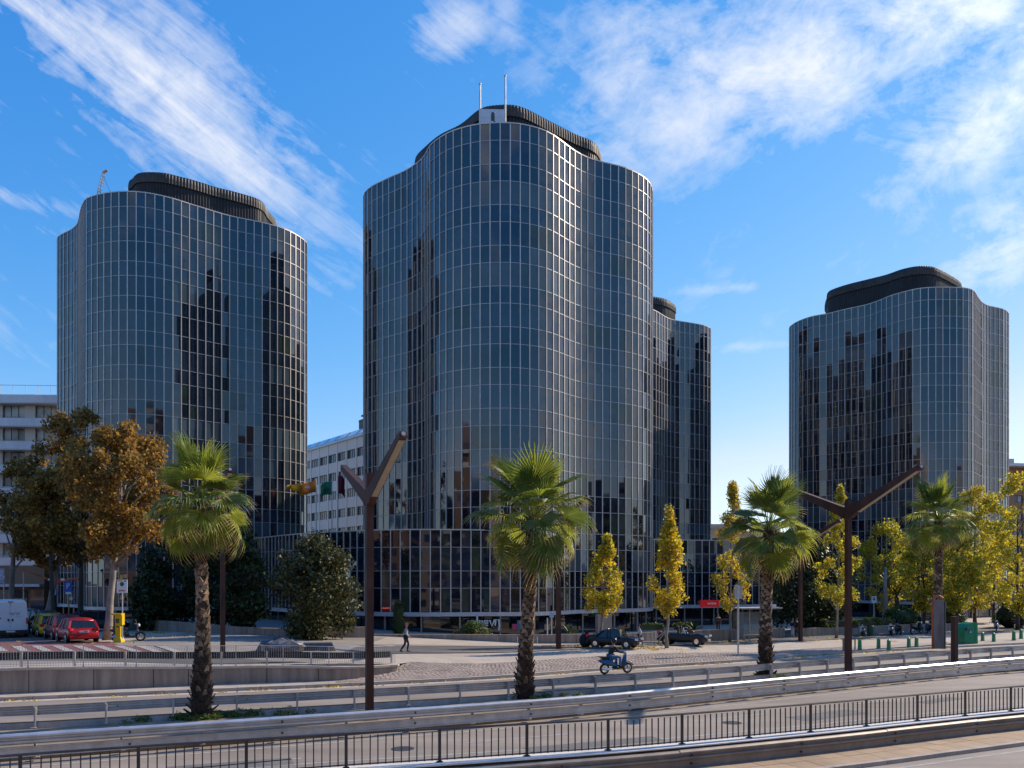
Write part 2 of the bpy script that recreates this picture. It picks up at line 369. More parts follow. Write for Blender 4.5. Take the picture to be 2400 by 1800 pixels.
def ribbon(name, P, w0, w1, z, m, thick=0.0, zf=None, parent=None, kind='structure'):
    """strip between two sideways offsets of a path; thick adds a body below"""
    a, b = offset(P, w0), offset(P, w1); mb = MB(); n = len(P); vs = []; fs = []
    for i in range(n):
        za = z if zf is None else zf(*a[i]) + z; zb = z if zf is None else zf(*b[i]) + z
        vs += [(a[i][0], a[i][1], za), (b[i][0], b[i][1], zb)]
        if thick: vs += [(b[i][0], b[i][1], zb - thick), (a[i][0], a[i][1], za - thick)]
    k = 4 if thick else 2
    for i in range(n - 1):
        for j in range(k if thick else 1):
            fs.append((i * k + j, i * k + (j + 1) % k, (i + 1) * k + (j + 1) % k, (i + 1) * k + j))
    if thick: fs += [(3, 2, 1, 0), tuple((n - 1) * 4 + j for j in range(4))]
    mb.add(vs, fs); o = mb.build(name, m, parent, world=parent is not None)
    return tag(o, kind=kind) if kind else o

RAIL1 = resample(catmull([(px2X(p, y), y) for p, y in [(-1200, 13.4), (-450, 16.4), (0, 18.4), (700, 20.7), (1100, 22.0), (1500, 23.6), (1908, 26.1), (2150, 28.1), (2400, 30.4), (2800, 34.2), (3300, 39)]], False), 0.4, False)
FRONT = resample(catmull([(px2X(p, y), y) for p, y in [(-1200, 18), (-300, 21.3), (0, 22.5), (400, 24.2), (800, 26.2), (1200, 28.7), (1500, 31.3), (1800, 35.0), (2000, 37.9), (2200, 41.2), (2400, 44.7), (2800, 51), (3300, 60)]], False), 0.35, False)
REAR = resample(catmull([(px2X(p, y), y) for p, y in [(-1200, 23.8), (-300, 26.2), (54, 27.3), (382, 28.9), (670, 30.4), (930, 32), (1169, 33.7), (1382, 35.7), (1577, 37.8), (1750, 40.1), (1905, 42.6), (2042, 45.0), (2161, 47.1), (2288, 49.8), (2400, 52), (2800, 60), (3300, 70)]], False), 0.35, False)

tag(MB().box((0, 900, -1.2), (6000, 6000, 0.4)).build('ground', M_PAVE2), kind='structure')
def yrail(x): return float(np.interp(x, RAIL1[:, 0], RAIL1[:, 1]))
sheet('carriageway', -34, 80, lambda x: yrail(x) - 0.1, lambda x: Yk(x) + 0.3, lambda x, y: 0.0, 120, 3, M_ASPH)
sheet('near_road', -40, 90, lambda x: -30 if x < 30 else yrail(x) - 30, lambda x: yrail(x) - 1.9, lambda x, y: -0.52, 60, 3, M_ASPH)
# ------------------------------------------------------------------ near side: pavement, kerb, edge wall
M_OCH = mat('ochre_paving', (0.40, 0.28, 0.175), 0.85, 0, 0.16, 0.9, 0.15, 40, fine=0.12, rand=0.12)
ribbon('near_pavement', RAIL1, -1.75, -0.12, -0.412, M_KERB, 0.3)
def stones(name, piece, P, w0, w1, z, m, length, thick, gap=0.016, x0=-1e9, x1=1e9, parent=None, zf=None):
    # stone by stone along a path, each its own piece
    T = parent or tag(empty(name, (float(P[len(P) // 2][0]), float(P[len(P) // 2][1]), 0)), kind='structure')
    Q = resample(clip_(P, x0, x1), length, False)
    A_, B_ = offset(Q, w0), offset(Q, w1)
    for i in range(len(Q) - 1):
        t = (Q[i + 1] - Q[i]); t = t / np.hypot(*t) * gap / 2; zz = z + rnd.uniform(-.004, .004) + (zf(*Q[i]) if zf else 0)
        a, b, c, d = A_[i] + t, A_[i + 1] - t, B_[i + 1] - t, B_[i] + t
        q = MB(); q.add([(*p, h) for h in (zz - thick, zz) for p in (a, b, c, d)], [(3, 2, 1, 0), (4, 5, 6, 7), (0, 1, 5, 4), (1, 2, 6, 5), (2, 3, 7, 6), (3, 0, 4, 7)])
        if w1 < w0: q.f = [f[::-1] for f in q.f]
        q.build(piece, m, T, world=True)
    return T
def clip_(P, x0, x1): return P[(P[:, 0] > x0) & (P[:, 0] < x1)]
stones('near_kerb', 'kerb_stone', RAIL1, -1.93, -1.755, -0.395, M_KERB, 1.0, 0.3, x0=0, x1=26)
pv = stones('near_paving', 'paving_slab', RAIL1, -1.75, -0.96, -0.402, M_OCH, 0.8, 0.05, x0=2, x1=24)
stones('near_paving', 'paving_slab', RAIL1, -0.945, -0.26, -0.402, M_OCH, 0.8, 0.05, x0=3, x1=24, parent=pv)
ribbon('near_edge_line', RAIL1, -2.45, -2.33, -0.515, M_PAINT)
ribbon('edge_line', RAIL1, 1.75, 1.87, 0.005, M_PAINT)
ribbon('edge_line', FRONT, -0.75, -0.62, 0.005, M_PAINT)
MID = resample(catmull([(px2X(p, y), y) for p, y in [(-600, 18.2), (0, 20.3), (500, 22.2), (1061, 25.2), (1495, 28.0), (1900, 32.0), (2400, 38.5), (3000, 50)]], False), 0.5, False)
for i in range(0, len(MID) - 9, 17): ribbon('lane_dash', MID[i:i + 8], -0.06, 0.06, 0.006, M_PAINT)
# repairs, manholes and joints in the road surface
M_PATCH = mat('asphalt_repair', (0.155, 0.145, 0.135), 0.85, 0, 0.2, 1.2, 0.25, 60, fine=0.16)
for x, y, w, d_, a in ((-7.5, 22.3, 3.2, .9, .36), (2.5, 25.2, 4.5, .7, .42), (11.5, 30.5, 3.4, 1.0, .55), (5.5, 40.6, 4.0, .8, .5), (-9.5, 35.2, 3.0, .9, .12), (17.5, 34.2, 2.6, .6, .6), (-1.8, 38.2, 2.2, .8, .3)):
    q = MB(); q.box((x, y, .0), (w, d_, .012), a); tag(q.build('asphalt_patch', M_PATCH), kind='structure')
for x, y in ((-3.2, 24.5), (7.6, 28.9), (-6.5, 36.6), (9.4, 43.8), (15.2, 46.5)):
    q = MB(); q.cyl((x, y, -.02), (x, y, .009), .34, n=20); o = q.build('manhole_cover', M_GDARK); tag(o, kind='structure')
# far lane
LANEK = resample(KERB, 0.6, False)
ribbon('far_gutter', LANEK, -0.55, -0.05, 0.006, M_COPE)
stones('far_kerb', 'kerb_stone', LANEK, 0.0, 0.32, 0.15, M_KERB, 1.0, 0.5, x0=-24, x1=44)
ribbon('far_lane_line', REAR, 0.75, 0.87, 0.005, M_PAINT)
# median between the guard rails
mb = MB(); nn = 160; vs = []
for i in range(nn):
    t = i / (nn - 1); a = offset(FRONT, 0.28)[int(t * (len(FRONT) - 1))]; b = offset(REAR, -0.28)[int(t * (len(REAR) - 1))]
    vs += [(a[0], a[1], -0.1), (a[0], a[1], 0.10), (b[0], b[1], 0.10), (b[0], b[1], -0.1)]
mb.add(vs, [(i * 4 + j, i * 4 + 4 + j, i * 4 + 5 + j, i * 4 + 1 + j) for i in range(nn - 1) for j in range(3)])
tag(mb.build('median_strip', M_SOIL), kind='structure')

# ------------------------------------------------------------------ guard rails
WPROF = [(0.0, 0.0), (0.035, 0.012), (0.085, 0.055), (0.085, 0.10), (0.02, 0.135), (0.02, 0.175), (0.085, 0.21), (0.085, 0.255), (0.035, 0.298), (0.0, 0.31)]
M_RIBW = mat('shaded_brown_rail', (0.27, 0.235, 0.205), 0.55, 0.3, 0.2, 2, fine=.1)  # galvanised rail browned down, the shade on its face is in the colour
WSIMPLE = [(0.0, 0.0), (0.05, 0.0), (0.05, 0.03), (0.012, 0.035), (0.012, 0.245), (0.05, 0.25), (0.05, 0.28), (0.0, 0.28)]
def beam(P, side, z0, prof, name, m, parent, sc=1.0):
    """rolled profile swept along a path; side = +1 bulges left of the path, -1 right"""
    prof = [(a * sc, b * sc) for a, b in prof]
    back = [(a - 0.012, b) for a, b in prof][::-1]
    ring = prof + back; rings = []
    T = np.gradient(P, axis=0); T /= np.hypot(T[:, 0], T[:, 1])[:, None]; Nn = np.c_[-T[:, 1], T[:, 0]] * side
    for p, q in zip(P, Nn): rings.append([(p[0] + q[0] * a, p[1] + q[1] * a, (z0(p[0]) if callable(z0) else z0) + b) for a, b in ring])
    mb = MB(); mb.loft(rings); return mb.build(name, m, parent, world=True)
def guardrail(name, P, side, label, posts_every=2.1, postside=None, low=True, m=M_GALV, m2=M_GALV2, zb=0.5, zl=0.13, height=0.78, ground=0.1, postm=M_GALV2):
    postside = side if postside is None else postside
    T = empty(name, (float(P[len(P) // 2][0]), float(P[len(P) // 2][1]), 0), 0, label, 'guard rail')
    Q = resample(P, posts_every, False)
    pm = MB(); pm.box((0, 0, (height - ground) / 2), (0.055, 0.13, height - ground)); pm.box((0, -0.07 * 1, height - ground - 0.14), (0.10, 0.10, 0.22))
    pm.box((0, -0.055, height - ground + 0.012), (0.11, 0.05, 0.03)); pm.box((0.03, 0.06, 0.02), (0.16, 0.20, 0.03)); me = pm.mesh('guard_rail_post', postm)
    d = np.gradient(Q, axis=0)
    for p, t in zip(Q, d):
        a = math.atan2(t[1], t[0]) + (math.pi if side > 0 else 0)
        link('post', me, T, (p[0] - T.location.x, p[1] - T.location.y, ground + rnd.uniform(-.012, .006)), (rnd.uniform(-.012, .012), rnd.uniform(-.012, .012), a))
    B = offset(P, side * 0.12)
    seg = max(4, int(4.2 / (np.hypot(*(P[1] - P[0])))))
    for i in range(0, len(B) - seg // 2, seg):
        s_ = B[i:i + seg + 2]
        if len(s_) < 3: continue
        k = (i // seg) % 2 * 0.006
        beam(offset(s_, side * k), side, zb + rnd.uniform(-.008, .008), WPROF, 'beam', m, T)
        if low: beam(offset(s_, side * (k - 0.01)), side, zl + rnd.uniform(-.008, .008), WSIMPLE, 'lower_panel', m2, T, 1.0)
        if low:
            bm = MB()
            for q in (1,):
                for zz in (zb + .155, zl + .14):
                    w = offset(s_, side * (0.03 + k))[q]; bm = MB(); bm.box((w[0], w[1], zz), (.05, .05, .05), .6); bm.build('bolt', M_GDARK, T, world=True)
    return T
def clip(P, x0, x1): return P[(P[:, 0] > x0) & (P[:, 0] < x1)]
guardrail('guard_rail', clip(FRONT, -19, 42), -1, 'galvanised guard rail nearest the railing, its bright top edge unbroken in front of the palms', zl=0.17)
guardrail('guard_rail', clip(REAR, -22, 46), +1, 'galvanised guard rail behind the palms with its square posts facing the viewer', zl=0.0, postside=-1)
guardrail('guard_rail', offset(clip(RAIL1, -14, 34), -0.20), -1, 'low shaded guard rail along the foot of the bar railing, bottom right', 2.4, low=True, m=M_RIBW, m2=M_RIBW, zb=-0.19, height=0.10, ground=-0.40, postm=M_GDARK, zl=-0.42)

# ------------------------------------------------------------------ bar railing in front
def railing(name, P, label, z0f, height, bar_step, per, bar_r, m, post_w, toprail=0.03, lowrail=True, maxbars=300, catname='railing'):
    o0 = P[len(P) // 2]; T = empty(name, (float(o0[0]), float(o0[1]), 0), 0, label, catname)
    Q = resample(P, bar_step, False); d = np.gradient(Q, axis=0)
    bm = MB(); bm.box((0, 0, height / 2 - 0.01), (bar_r * 2, bar_r * 2, height - 0.10)); me = bm.mesh('railing_bar', m)
    pm = MB(); pm.box((0, 0, height / 2), (post_w, post_w * 0.6, height)); pm.box((0, 0, 0.01), (post_w * 2, post_w * 1.8, 0.02)); me2 = pm.mesh('railing_post', m)
    for i, (p, t) in enumerate(zip(Q, d)):
        a = math.atan2(t[1], t[0]); z = z0f(*p)
        loc = (p[0] - T.location.x, p[1] - T.location.y, z)
        if i % per == 0: link('post', me2, T, loc, (0, 0, a))
        else: link('bar', me, T, (loc[0], loc[1], z + 0.0), (rnd.uniform(-.008, .008), rnd.uniform(-.01, .01), a))
    for k in range(0, len(Q) - 1, per):
        s_ = Q[k:k + per + 1]
        if len(s_) < 2: continue
        r = MB(); r.tube([(q[0], q[1], z0f(*q) + height) for q in s_], toprail, 6); r.build('top_rail', m, T, world=True)
        if lowrail:
            r = MB(); r.tube([(q[0], q[1], z0f(*q) + 0.07) for q in s_], toprail * .6, 4); r.build('low_rail', m, T, world=True)
    return T
railing('bar_railing', clip(RAIL1, -13.2, 30), 'long brown bar railing crossing the bottom of the picture', lambda x, y: 0.22, 0.86, 0.20, 12, 0.014, M_BARS, 0.075, 0.032)
M_WCOPE = mat('sunlit_white_coping', (0.72, 0.68, 0.63), 0.6, 0, 0.12, 2)  # whiter than the other coping, sunlight on the edge painted in
pw = empty('edge_wall', (3, 23, 0), 0, 'low concrete edge wall carrying the front bar railing', 'wall')
ribbon('wall_body', RAIL1, -0.115, 0.20, 0.175, M_CONC, 0.9, parent=pw, kind=None)
ribbon('coping', RAIL1, -0.30, 0.24, 0.21, M_WCOPE, 0.032, parent=pw, kind=None)

# ------------------------------------------------------------------ retaining wall at the left, with its railing
WX0, WX1 = -27.0, -5.7
WP = resample(clip(WALL, WX0, WX1 + 0.05), 0.25, False)
def wtop(x, y=None): return 0.74 + 0.22 * ss(-x, 5.7, 12.5) + 0.26 * ss(-x, 12.0, 21.5)
rw = empty('retaining_wall', (-14, 37.5, 0), 0, 'long grey concrete retaining wall with vertical joints below the street on the left', 'wall')
joints = [px2X(p, y) for p, y in [(-420, 33), (-190, 34), (66, 35.3), (217, 36.2), (358, 37.1), (440, 37.6), (625, 38.7), (747, 39.4)]]
edges = [WX0] + joints + [WX1]
Wl = WP
for a, b in zip(edges[:-1], edges[1:]):
    mb = MB(); rings = []
    xs = np.linspace(a + 0.018, b - 0.018, 6)
    for x in xs:
        y = Yw(x); z = wtop(x); ztop = z - 0.10
        rings.append([(x, y, 0.0), (x, y + 0.35, 0.0), (x, y + 0.35, ztop), (x, y, ztop)])
    mb.loft(rings); mb.build('concrete_panel', M_CONC, rw, world=True)
mb = MB(); mb.loft([[(x, Yw(x) + .04, 0.0), (x, Yw(x) + 0.33, 0.0), (x, Yw(x) + 0.33, wtop(x) - .12), (x, Yw(x) + .04, wtop(x) - .12)] for x in np.linspace(WX0, WX1, 60)])
mb.build('wall_core', M_GDARK, rw, world=True)
mb = MB(); mb.loft([[(x, Yw(x) - 0.05, wtop(x) - 0.098), (x, Yw(x) + 0.42, wtop(x) - 0.098), (x, Yw(x) + 0.42, wtop(x)), (x, Yw(x) - 0.05, wtop(x))] for x in np.linspace(WX0, WX1 + .1, 60)])
mb.build('coping', M_COPE, rw, world=True)
LR = offset(resample(WP, 0.1, False), 0.22)
railing('street_railing', LR[LR[:, 0] > -22.6], 'fine grey railing on top of the retaining wall at the left', lambda x, y: wtop(x), 0.92, 0.105, 20, 0.007, M_GALV2, 0.045, 0.016, catname='railing')
T = empty('guard_rail', (-14, 38, 0), 0, 'guard rail coloured dark for shade, seen from behind the street railing, ending squarely beside the paved slope', 'guard rail')
LB = offset(WP, 0.62)
for i in range(0, len(LB) - 8, 16): beam(LB[i:i + 18], +1, lambda x: wtop(x) + 0.30, WPROF, 'beam', M_GDARK, T)  # dark steel on the beam stands in for the shade on its back
for p in resample(LB, 2.05, False):
    pm = MB(); pm.box((p[0], p[1] - 0.06, wtop(p[0]) + 0.25), (0.08, 0.12, 0.72), 0.25); pm.build('post', M_GALV2, T, world=True)

# ------------------------------------------------------------------ far side pavement, slope, streets
def yplaza(x):
    if x < -5.75: return Yw(x) + 0.36
    return Yk(x) + 0.31 + 2.9 * ss(x, -5.76, -5.2) if x < -5.2 else Yk(x) + 3.2
sheet('plaza', -95, 110, yplaza, lambda x: 190, G, 260, 150, M_PAVE, power=1.7)
sheet('kerb_side_strip', WX0, -8.3, lambda x: Yk(x) + 0.25, lambda x: Yw(x) + 0.1, lambda x, y: 0.15, 60, 2, M_KERB)
M_SETT = mat('granite_setts', (0.40, 0.315, 0.255), 0.85, 0, 0.18, 1.2, 0.25, 40.0, (1, 1, 1), fine=0.14, rand=0.12)
def Gc(x, y):
    d = y - Yk(x); return 0.15 + (G(x, Yk(x) + 3.4) - 0.15) * ss(d, 0.3, 3.4) * ss(x, -8.6, -5.0)
sheet('paved_slope', -8.35, 70, lambda x: Yk(x) + 0.28, lambda x: Yk(x) + (3.42 if x > -5.2 else 2.4), Gc, 160, 10, M_SETT)
# granite setts of the slope as real relief
mb = MB()
r2 = random.Random(3)
for row in range(21):
    d = 0.42 + row * 0.142; x = -8.1 + (row % 2) * 0.16
    while x < 24:
        w = r2.uniform(.19, .25); y = Yk(x) + d
        slope = (Gc(x, y + .1) - Gc(x, y - .1)) / .2
        if not (x < -5.6 and y > Yw(x) - .05):
            mb.box((x, y, Gc(x, y) - 0.020 + r2.uniform(-.004, .005)), (w - .022, .122, .07), math.atan2(Yk(x + .5) - Yk(x - .5), 1.0), .92, rx=math.atan(slope))
        x += w
tag(mb.build('granite_setts', M_SETT), kind='stuff')
# service road across the plaza and the street on the left
def band(name, x0, x1, ya, yb, m, dz, nx=120, ny=8):
    return sheet(name, x0, x1, ya, yb, lambda x, y: G(x, y) + dz, nx, ny, m)
def yserv0(x): return Yk(x) + 8.3 + 2.3 * ss(x, 4, 24)
band('service_road', -9.5, 90, yserv0, lambda x: yserv0(x) + 5.6 + 0.5 * ss(x, 4, 20), M_ASPH2, 0.022)
band('service_kerb', -9.5, 90, lambda x: yserv0(x) - 0.22, yserv0, M_KERB, 0.07)
band('upper_pavement', -9.5, 90, lambda x: yserv0(x) + 6.1, lambda x: yserv0(x) + 7.8, M_PAVE2, 0.03)
band('left_shade_pavement', -24, -9.3, lambda x: Yw(x) + 2.2, lambda x: 84, M_PAVE2, 0.012, 40, 40)  # grey patch over the tan plaza, shade put into its colour
def street_x(y): return -21.2 - (y - 46) * 0.80
mb = MB(); vs = []; fs = []; ny, nx = 46, 40
for j in range(ny + 1):
    y = 38.6 + (100 - 38.6) * j / ny; xr = street_x(y) if y > 46 else -21.2 + (46 - y) * 1.9
    for i in range(nx + 1):
        x = -82 + (xr + 82) * i / nx; yy = max(y, Yw(max(x, -40)) + 1.3); vs.append((x, yy, G(x, yy) + 0.02))
for j in range(ny):
    for i in range(nx):
        k = j * (nx + 1) + i; fs.append((k, k + 1, k + nx + 2, k + nx + 1))
mb.add(vs, fs); tag(mb.build('left_street', M_ASPH2, smooth=True), kind='structure')
def quad_on_G(mb, pts, dz, n=6):
    (a, b, c, d) = [np.array(p, float) for p in pts]; vs = []; fs = []
    for i in range(n + 1):
        for j in range(n + 1):
            u, v = i / n, j / n; p = (a * (1 - u) + b * u) * (1 - v) + (d * (1 - u) + c * u) * v; vs.append((p[0], p[1], G(p[0], p[1]) + dz))
    for i in range(n):
        for j in range(n):
            k = i * (n + 1) + j; fs.append((k, k + n + 1, k + n + 2, k + 1))
    mb.add(vs, fs)
mb = MB(); quad_on_G(mb, [(-46, 46.9), (-22.2, 47.2), (-24.2, 50.3), (-50, 50.6)], 0.035, 14); tag(mb.build('red_crossing_band', M_RED), kind='structure')
mb = MB(); quad_on_G(mb, [(-40, 42.6), (-17.4, 43.1), (-21.9, 47.1), (-44, 46.8)], 0.028, 14); tag(mb.build('red_crossing_ground', M_RED), kind='structure')
for k in range(14):
    x = -16.8 - k * 1.15; mb = MB()
    quad_on_G(mb, [(x - 0.55, 43.2), (x, 43.2), (x - 2.75, 46.9), (x - 3.3, 46.9)], 0.045, 5); tag(mb.build('zebra_stripe', M_PAINT), kind='structure')
# ------------------------------------------------------------------ the four curved glass towers and their podium
def outline(front, K, back, step=0.84):
    """front: pixels of the roof edge in the photograph turned into plan points by depth K/(horizon-y)"""
    pts = []
    for px, py in front:
        Yd = K / (HY - py); pts.append((px2X(px, Yd), Yd))
    P = catmull(pts + back, True, 10); P = smooth(P, 6)
    return resample(P, step, True)
def glass_tower(name, label, group, P, ztop, floors, crown=None, crown_h=4.0, ledge=True, cat='tower', podium=False, base_z=-0.4, full_wall=False):
    n = len(P); c = P.mean(0); T = empty(name, (float(c[0]), float(c[1]), 0), 0, label, cat, group)
    area = 0.5 * sum(P[i][0] * P[(i + 1) % n][1] - P[(i + 1) % n][0] * P[i][1] for i in range(n))
    if area < 0: P = P[::-1].copy()
    rows = []; z = ztop
    for k in range(floors):
        for h in (1.43, 1.97): rows.append((z - h, z)); z -= h
    z0 = z
    rr = random.Random(len(P) * 7 + floors)
    mods = []
    for i in range(n):
        a, b = P[i], P[(i + 1) % n]; d = b - a; L = math.hypot(*d); nrm = np.array((d[1], -d[0])) / L; mid = (a + b) / 2
        view = -mid / np.hypot(*mid); mods.append((i, a, b, L, nrm, mid, float(nrm @ view)))
    blind = {}
    def kind_of(i, r):
        tall = r % 2 == 1; key = (i // 3, r)
        if key not in blind:
            u = rr.random()
            fl = math.sin((r // 2) * 12.9898 + n) * 43758.5453 % 1
            if podium: blind[key] = 3 if u < .10 else 1 if u < .25 else 0
            elif tall: blind[key] = 2 if u < (0.05 if fl < .55 else 0.34) else 3 if u < .16 + .18 * fl else 1 if u < .6 else 0
            else: blind[key] = 1 if u < .45 else 0
            if not podium and fl > .78: blind[key] = 2 if rr.random() < .7 else 1
        if rr.random() < .08: return rr.choice((0, 1, 1, 3))
        return blind[key]
    cand = sorted([(-max(m[6], 0) / m[5][1] ** 1 * (1.43 if r % 2 == 0 else 1.97), m[0], r) for m in mods for r in range(len(rows)) if m[6] > 0.05])
    single = {(i, r) for _, i, r in cand[:300]}
    meshes = {}
    for h in (1.43, 1.97):
        for g in range(4):
            b = MB(); b.box((0, 0.0, 0), (mods[0][3] - 0.05, 0.03, h - 0.05)); meshes[(h, g)] = b.mesh('pane', GLASS[g])
    st = MB()
    for (i, a, b, L, nrm, mid, f) in mods:
        ang = math.atan2(nrm[1], nrm[0]) + math.pi / 2
        for r, (zb, zt) in enumerate(rows):
            g = kind_of(i, r); tx, tz = rr.gauss(0, 0.006), rr.gauss(0, 0.0075)
            if (i, r) in single:
                link('pane', meshes[(1.43 if r % 2 == 0 else 1.97, g)], T, (mid[0] - T.location.x - nrm[0] * .02, mid[1] - T.location.y - nrm[1] * .02, (zb + zt) / 2), (tx, 0, ang + tz))
            else:
                st.cur = g
                if f > -0.15: st.box((mid[0] - nrm[0] * .02, mid[1] - nrm[1] * .02, (zb + zt) / 2), (L - .05, .03, zt - zb - .05), ang + tz, rx=tx)
                else:
                    st.add([(a[0], a[1], zb), (b[0], b[1], zb), (b[0], b[1], zt), (a[0], a[1], zt)], [(0, 1, 2, 3)])
    o = st.build('pane', GLASS, T, world=True); o['kind'] = 'stuff'
    # mullions stand proud of the glass
    mm = MB(); mm.box((0, -0.012, (ztop - z0) / 2), (0.082, 0.10, ztop - z0 + 0.1)); me = mm.mesh('mullion', M_MULL)
    bk = MB()
    for (i, a, b, L, nrm, mid, f) in mods:
        n2 = nrm + mods[i - 1][4]; n2 /= np.hypot(*n2); ang = math.atan2(n2[1], n2[0]) + math.pi / 2
        if max(f, mods[i - 1][6]) > -0.05:
            link('mullion', me, T, (a[0] - T.location.x, a[1] - T.location.y, z0), (0, 0, ang))
        else: bk.box((a[0], a[1], (ztop + z0) / 2), (.062, .17, ztop - z0), ang)
    if bk.v: bk.build('mullion', M_MULL, T, world=True)['kind'] = 'stuff'
    def ring(z, h, out, inn, name_, m):
        Pa, Pb = offset(P, -out, True), offset(P, inn, True); vs = []; fs = []
        for i in range(n):
            vs += [(*Pa[i], z - h / 2), (*Pa[i], z + h / 2), (*Pb[i], z + h / 2), (*Pb[i], z - h / 2)]
        for i in range(n):
            for j in range(4): fs.append((i * 4 + j, ((i + 1) % n) * 4 + j, ((i + 1) % n) * 4 + (j + 1) % 4, i * 4 + (j + 1) % 4))
        q = MB(); q.add(vs, [f[::-1] for f in fs]); return q.build(name_, m, T, world=True)
    for r, (zb, zt) in enumerate(rows): ring(zt, 0.058, 0.03, 0.05, 'transom', M_TRAN)
    ring(ztop + 0.03, 0.10, 0.05, 0.30, 'parapet', M_MULL)
    q = MB(); Pi = offset(P, 0.2, True); q.add([(*p, ztop - 0.25) for p in Pi], [tuple(range(n))]); q.build('roof', M_ROOF, T, world=True)
    # white ledge, recessed ground floor
    lp = ring(z0 - 0.20, 0.34, 0.06, 0.9, 'ledge', M_FASC)
    Pg = offset(P, 0.95, True); q = MB(); q.add([(*p, z) for p in Pg for z in (base_z, z0 - 0.2)], [(2 * i, 2 * ((i + 1) % n), 2 * ((i + 1) % n) + 1, 2 * i + 1) for i in range(n)])
    q.build('ground_floor_glazing', GLASS[0], T, world=True)
    cm = MB(); cm.box((0, 0, (z0 - .2 - base_z) / 2), (.14, .14, z0 - .2 - base_z)); me = cm.mesh('column', M_TRAN)
    Pc = offset(P, 0.62, True)
    for i in range(0, n, 4):
        if mods[i][6] > -0.05: link('column', me, T, (Pc[i][0] - T.location.x, Pc[i][1] - T.location.y, base_z))
    if crown is not None:
        kn = crown; m_ = len(kn); Ca = kn; zc = ztop - 0.25; rings = []
        area = 0.5 * sum(Ca[i][0] * Ca[(i + 1) % m_][1] - Ca[(i + 1) % m_][0] * Ca[i][1] for i in range(m_))
        if area < 0: Ca = Ca[::-1].copy()
        def wav(off, amp):
            Q = offset(Ca, off, True); Q2 = offset(Ca, off + amp, True); M = np.arange(m_) % 4 < 2; return np.where(M[:, None], Q, Q2)
        H = crown_h + 0.25
        lv = [(0, wav(.14, .08)), (H - 1.15, wav(.14, .08))]
        sh = [(H - 1.15, wav(.0, .05)), (H - .6, wav(.0, .05)), (H - .25, wav(.06, .05)), (H - .07, wav(.2, .05)), (H, wav(.45, .04)), (H, wav(1.6, .0))]
        q = MB(); q.loft([[(*p, zc + z) for p in Q] for z, Q in lv], caps=False); q.build('crown_wall', M_RIB, T, world=True)
        q = MB(); q.loft([[(*p, zc + z) for p in Q] for z, Q in [(H - 1.15, wav(.2, .06))] + sh], caps=False); q.build('crown_shoulder', M_RIB2, T, world=True)
        q = MB(); q.add([(*p, zc + H - 0.01) for p in offset(Ca, 1.55, True)], [tuple(range(m_))]); q.build('crown_roof', M_RIB, T, world=True)
    return T, P, z0
def crown_outline(front, K, back): return outline(front, K, back, 0.08)
K0 = 38.0 * F; K1 = 34.6 * F; C0 = 41.5 * F; C1 = 38.1 * F
TG = 'curved dark glass towers'
Pc = outline([(852,461),(867,441),(894,426),(927,411),(954,399),(980.5,381),(993,369),(1000.5,357),(1006,345),(1021,330.5),(1047,314),(1071,304),(1114,293),(1161,288.7),(1208,289.7),(1255,299),(1288,312),(1315,330.5),(1342,351),(1368.5,366),(1395,376),(1422,383),(1455.5,391),(1482,401),(1509,416),(1526,436)], K0,
             [(13.9, 84), (12.2, 88.5), (8.5, 91), (4.5, 94.5), (0, 97), (-4.5, 95), (-8, 91), (-12, 89), (-14.6, 86)])
Cc = crown_outline([(970.5,381),(994,351),(1030,322),(1077,299),(1121,263.6),(1165,254),(1221,257),(1288,290),(1355,324),(1388.6,337),(1408,360)], C0,
             [(9.2, 86), (6.5, 88.8), (2.5, 90), (-1.5, 90.5), (-5.5, 89.2), (-9, 87.2)])
TC, PC, ZB = glass_tower('glass_tower', 'tallest wavy dark glass tower in the centre with two masts on its roof', TG, Pc, 43.0, 12, Cc)
Pl = outline([(134,562),(147,549),(159.5,543),(175,533.5),(184,520),(189.3,492),(200,469),(216,461),(244,453.6),(282,449.6),(319,450),(351,453.6),(382,460),(413,468),(448,479.6),(482,489.7),(517,500.6),(554,510),(595,518),(629.6,525.7),(664,536),(689,547.6),(708,560),(720,574)], K0,
             [(-24.8, 99), (-26.5, 103.5), (-30.5, 106), (-36, 109.5), (-42, 111), (-48, 108.5), (-51, 103), (-52.2, 98)])
Cl = crown_outline([(300,439),(308,425),(319,413.8),(344,410.4),(382,412),(413,419),(445,427),(476,436),(507,446),(539,453.6),(570,462),(601,471.5),(620,483),(629,499)], C0,
             [(-27.6, 98.5), (-30, 101), (-35, 101.5), (-40, 99.5), (-43, 96)])
TL, PL, _ = glass_tower('glass_tower', 'dark glass tower at the left behind the autumn trees and the red cars', TG, Pl, 43.0, 12, Cl)
Pr = outline([(1850,770),(1854,764.6),(1867,755.5),(1894,744.7),(1919,739),(1941,735.6),(1970,728),(2002.5,721),(2031,715),(2060,705),(2089,693),(2118,685),(2147,677.8),(2183,674),(2219.5,674),(2255.7,674.9),(2281,681),(2290,694),(2301,708.5),(2317,717.5),(2342.5,723),(2357,728),(2363.5,739)], K1,
             [(66.2, 114), (64.5, 119), (60, 122), (55, 126), (50, 129), (45.8, 128.5), (42, 124.5), (40.0, 120)])
Cr = crown_outline([(1937.4,700),(1939,690),(1959,681),(1988,672),(2031,661.5),(2075,650.6),(2111,638),(2147,630.7),(2176,630),(2198,634),(2226.8,648.8),(2248.5,662),(2255,674)], C1,
             [(60, 113), (58, 117), (54, 119.5), (49, 120), (44.5, 118.5)])
TR, PR, _ = glass_tower('glass_tower', 'dark glass tower on the right behind the yellow trees', TG, Pr, 39.6, 11, Cr)
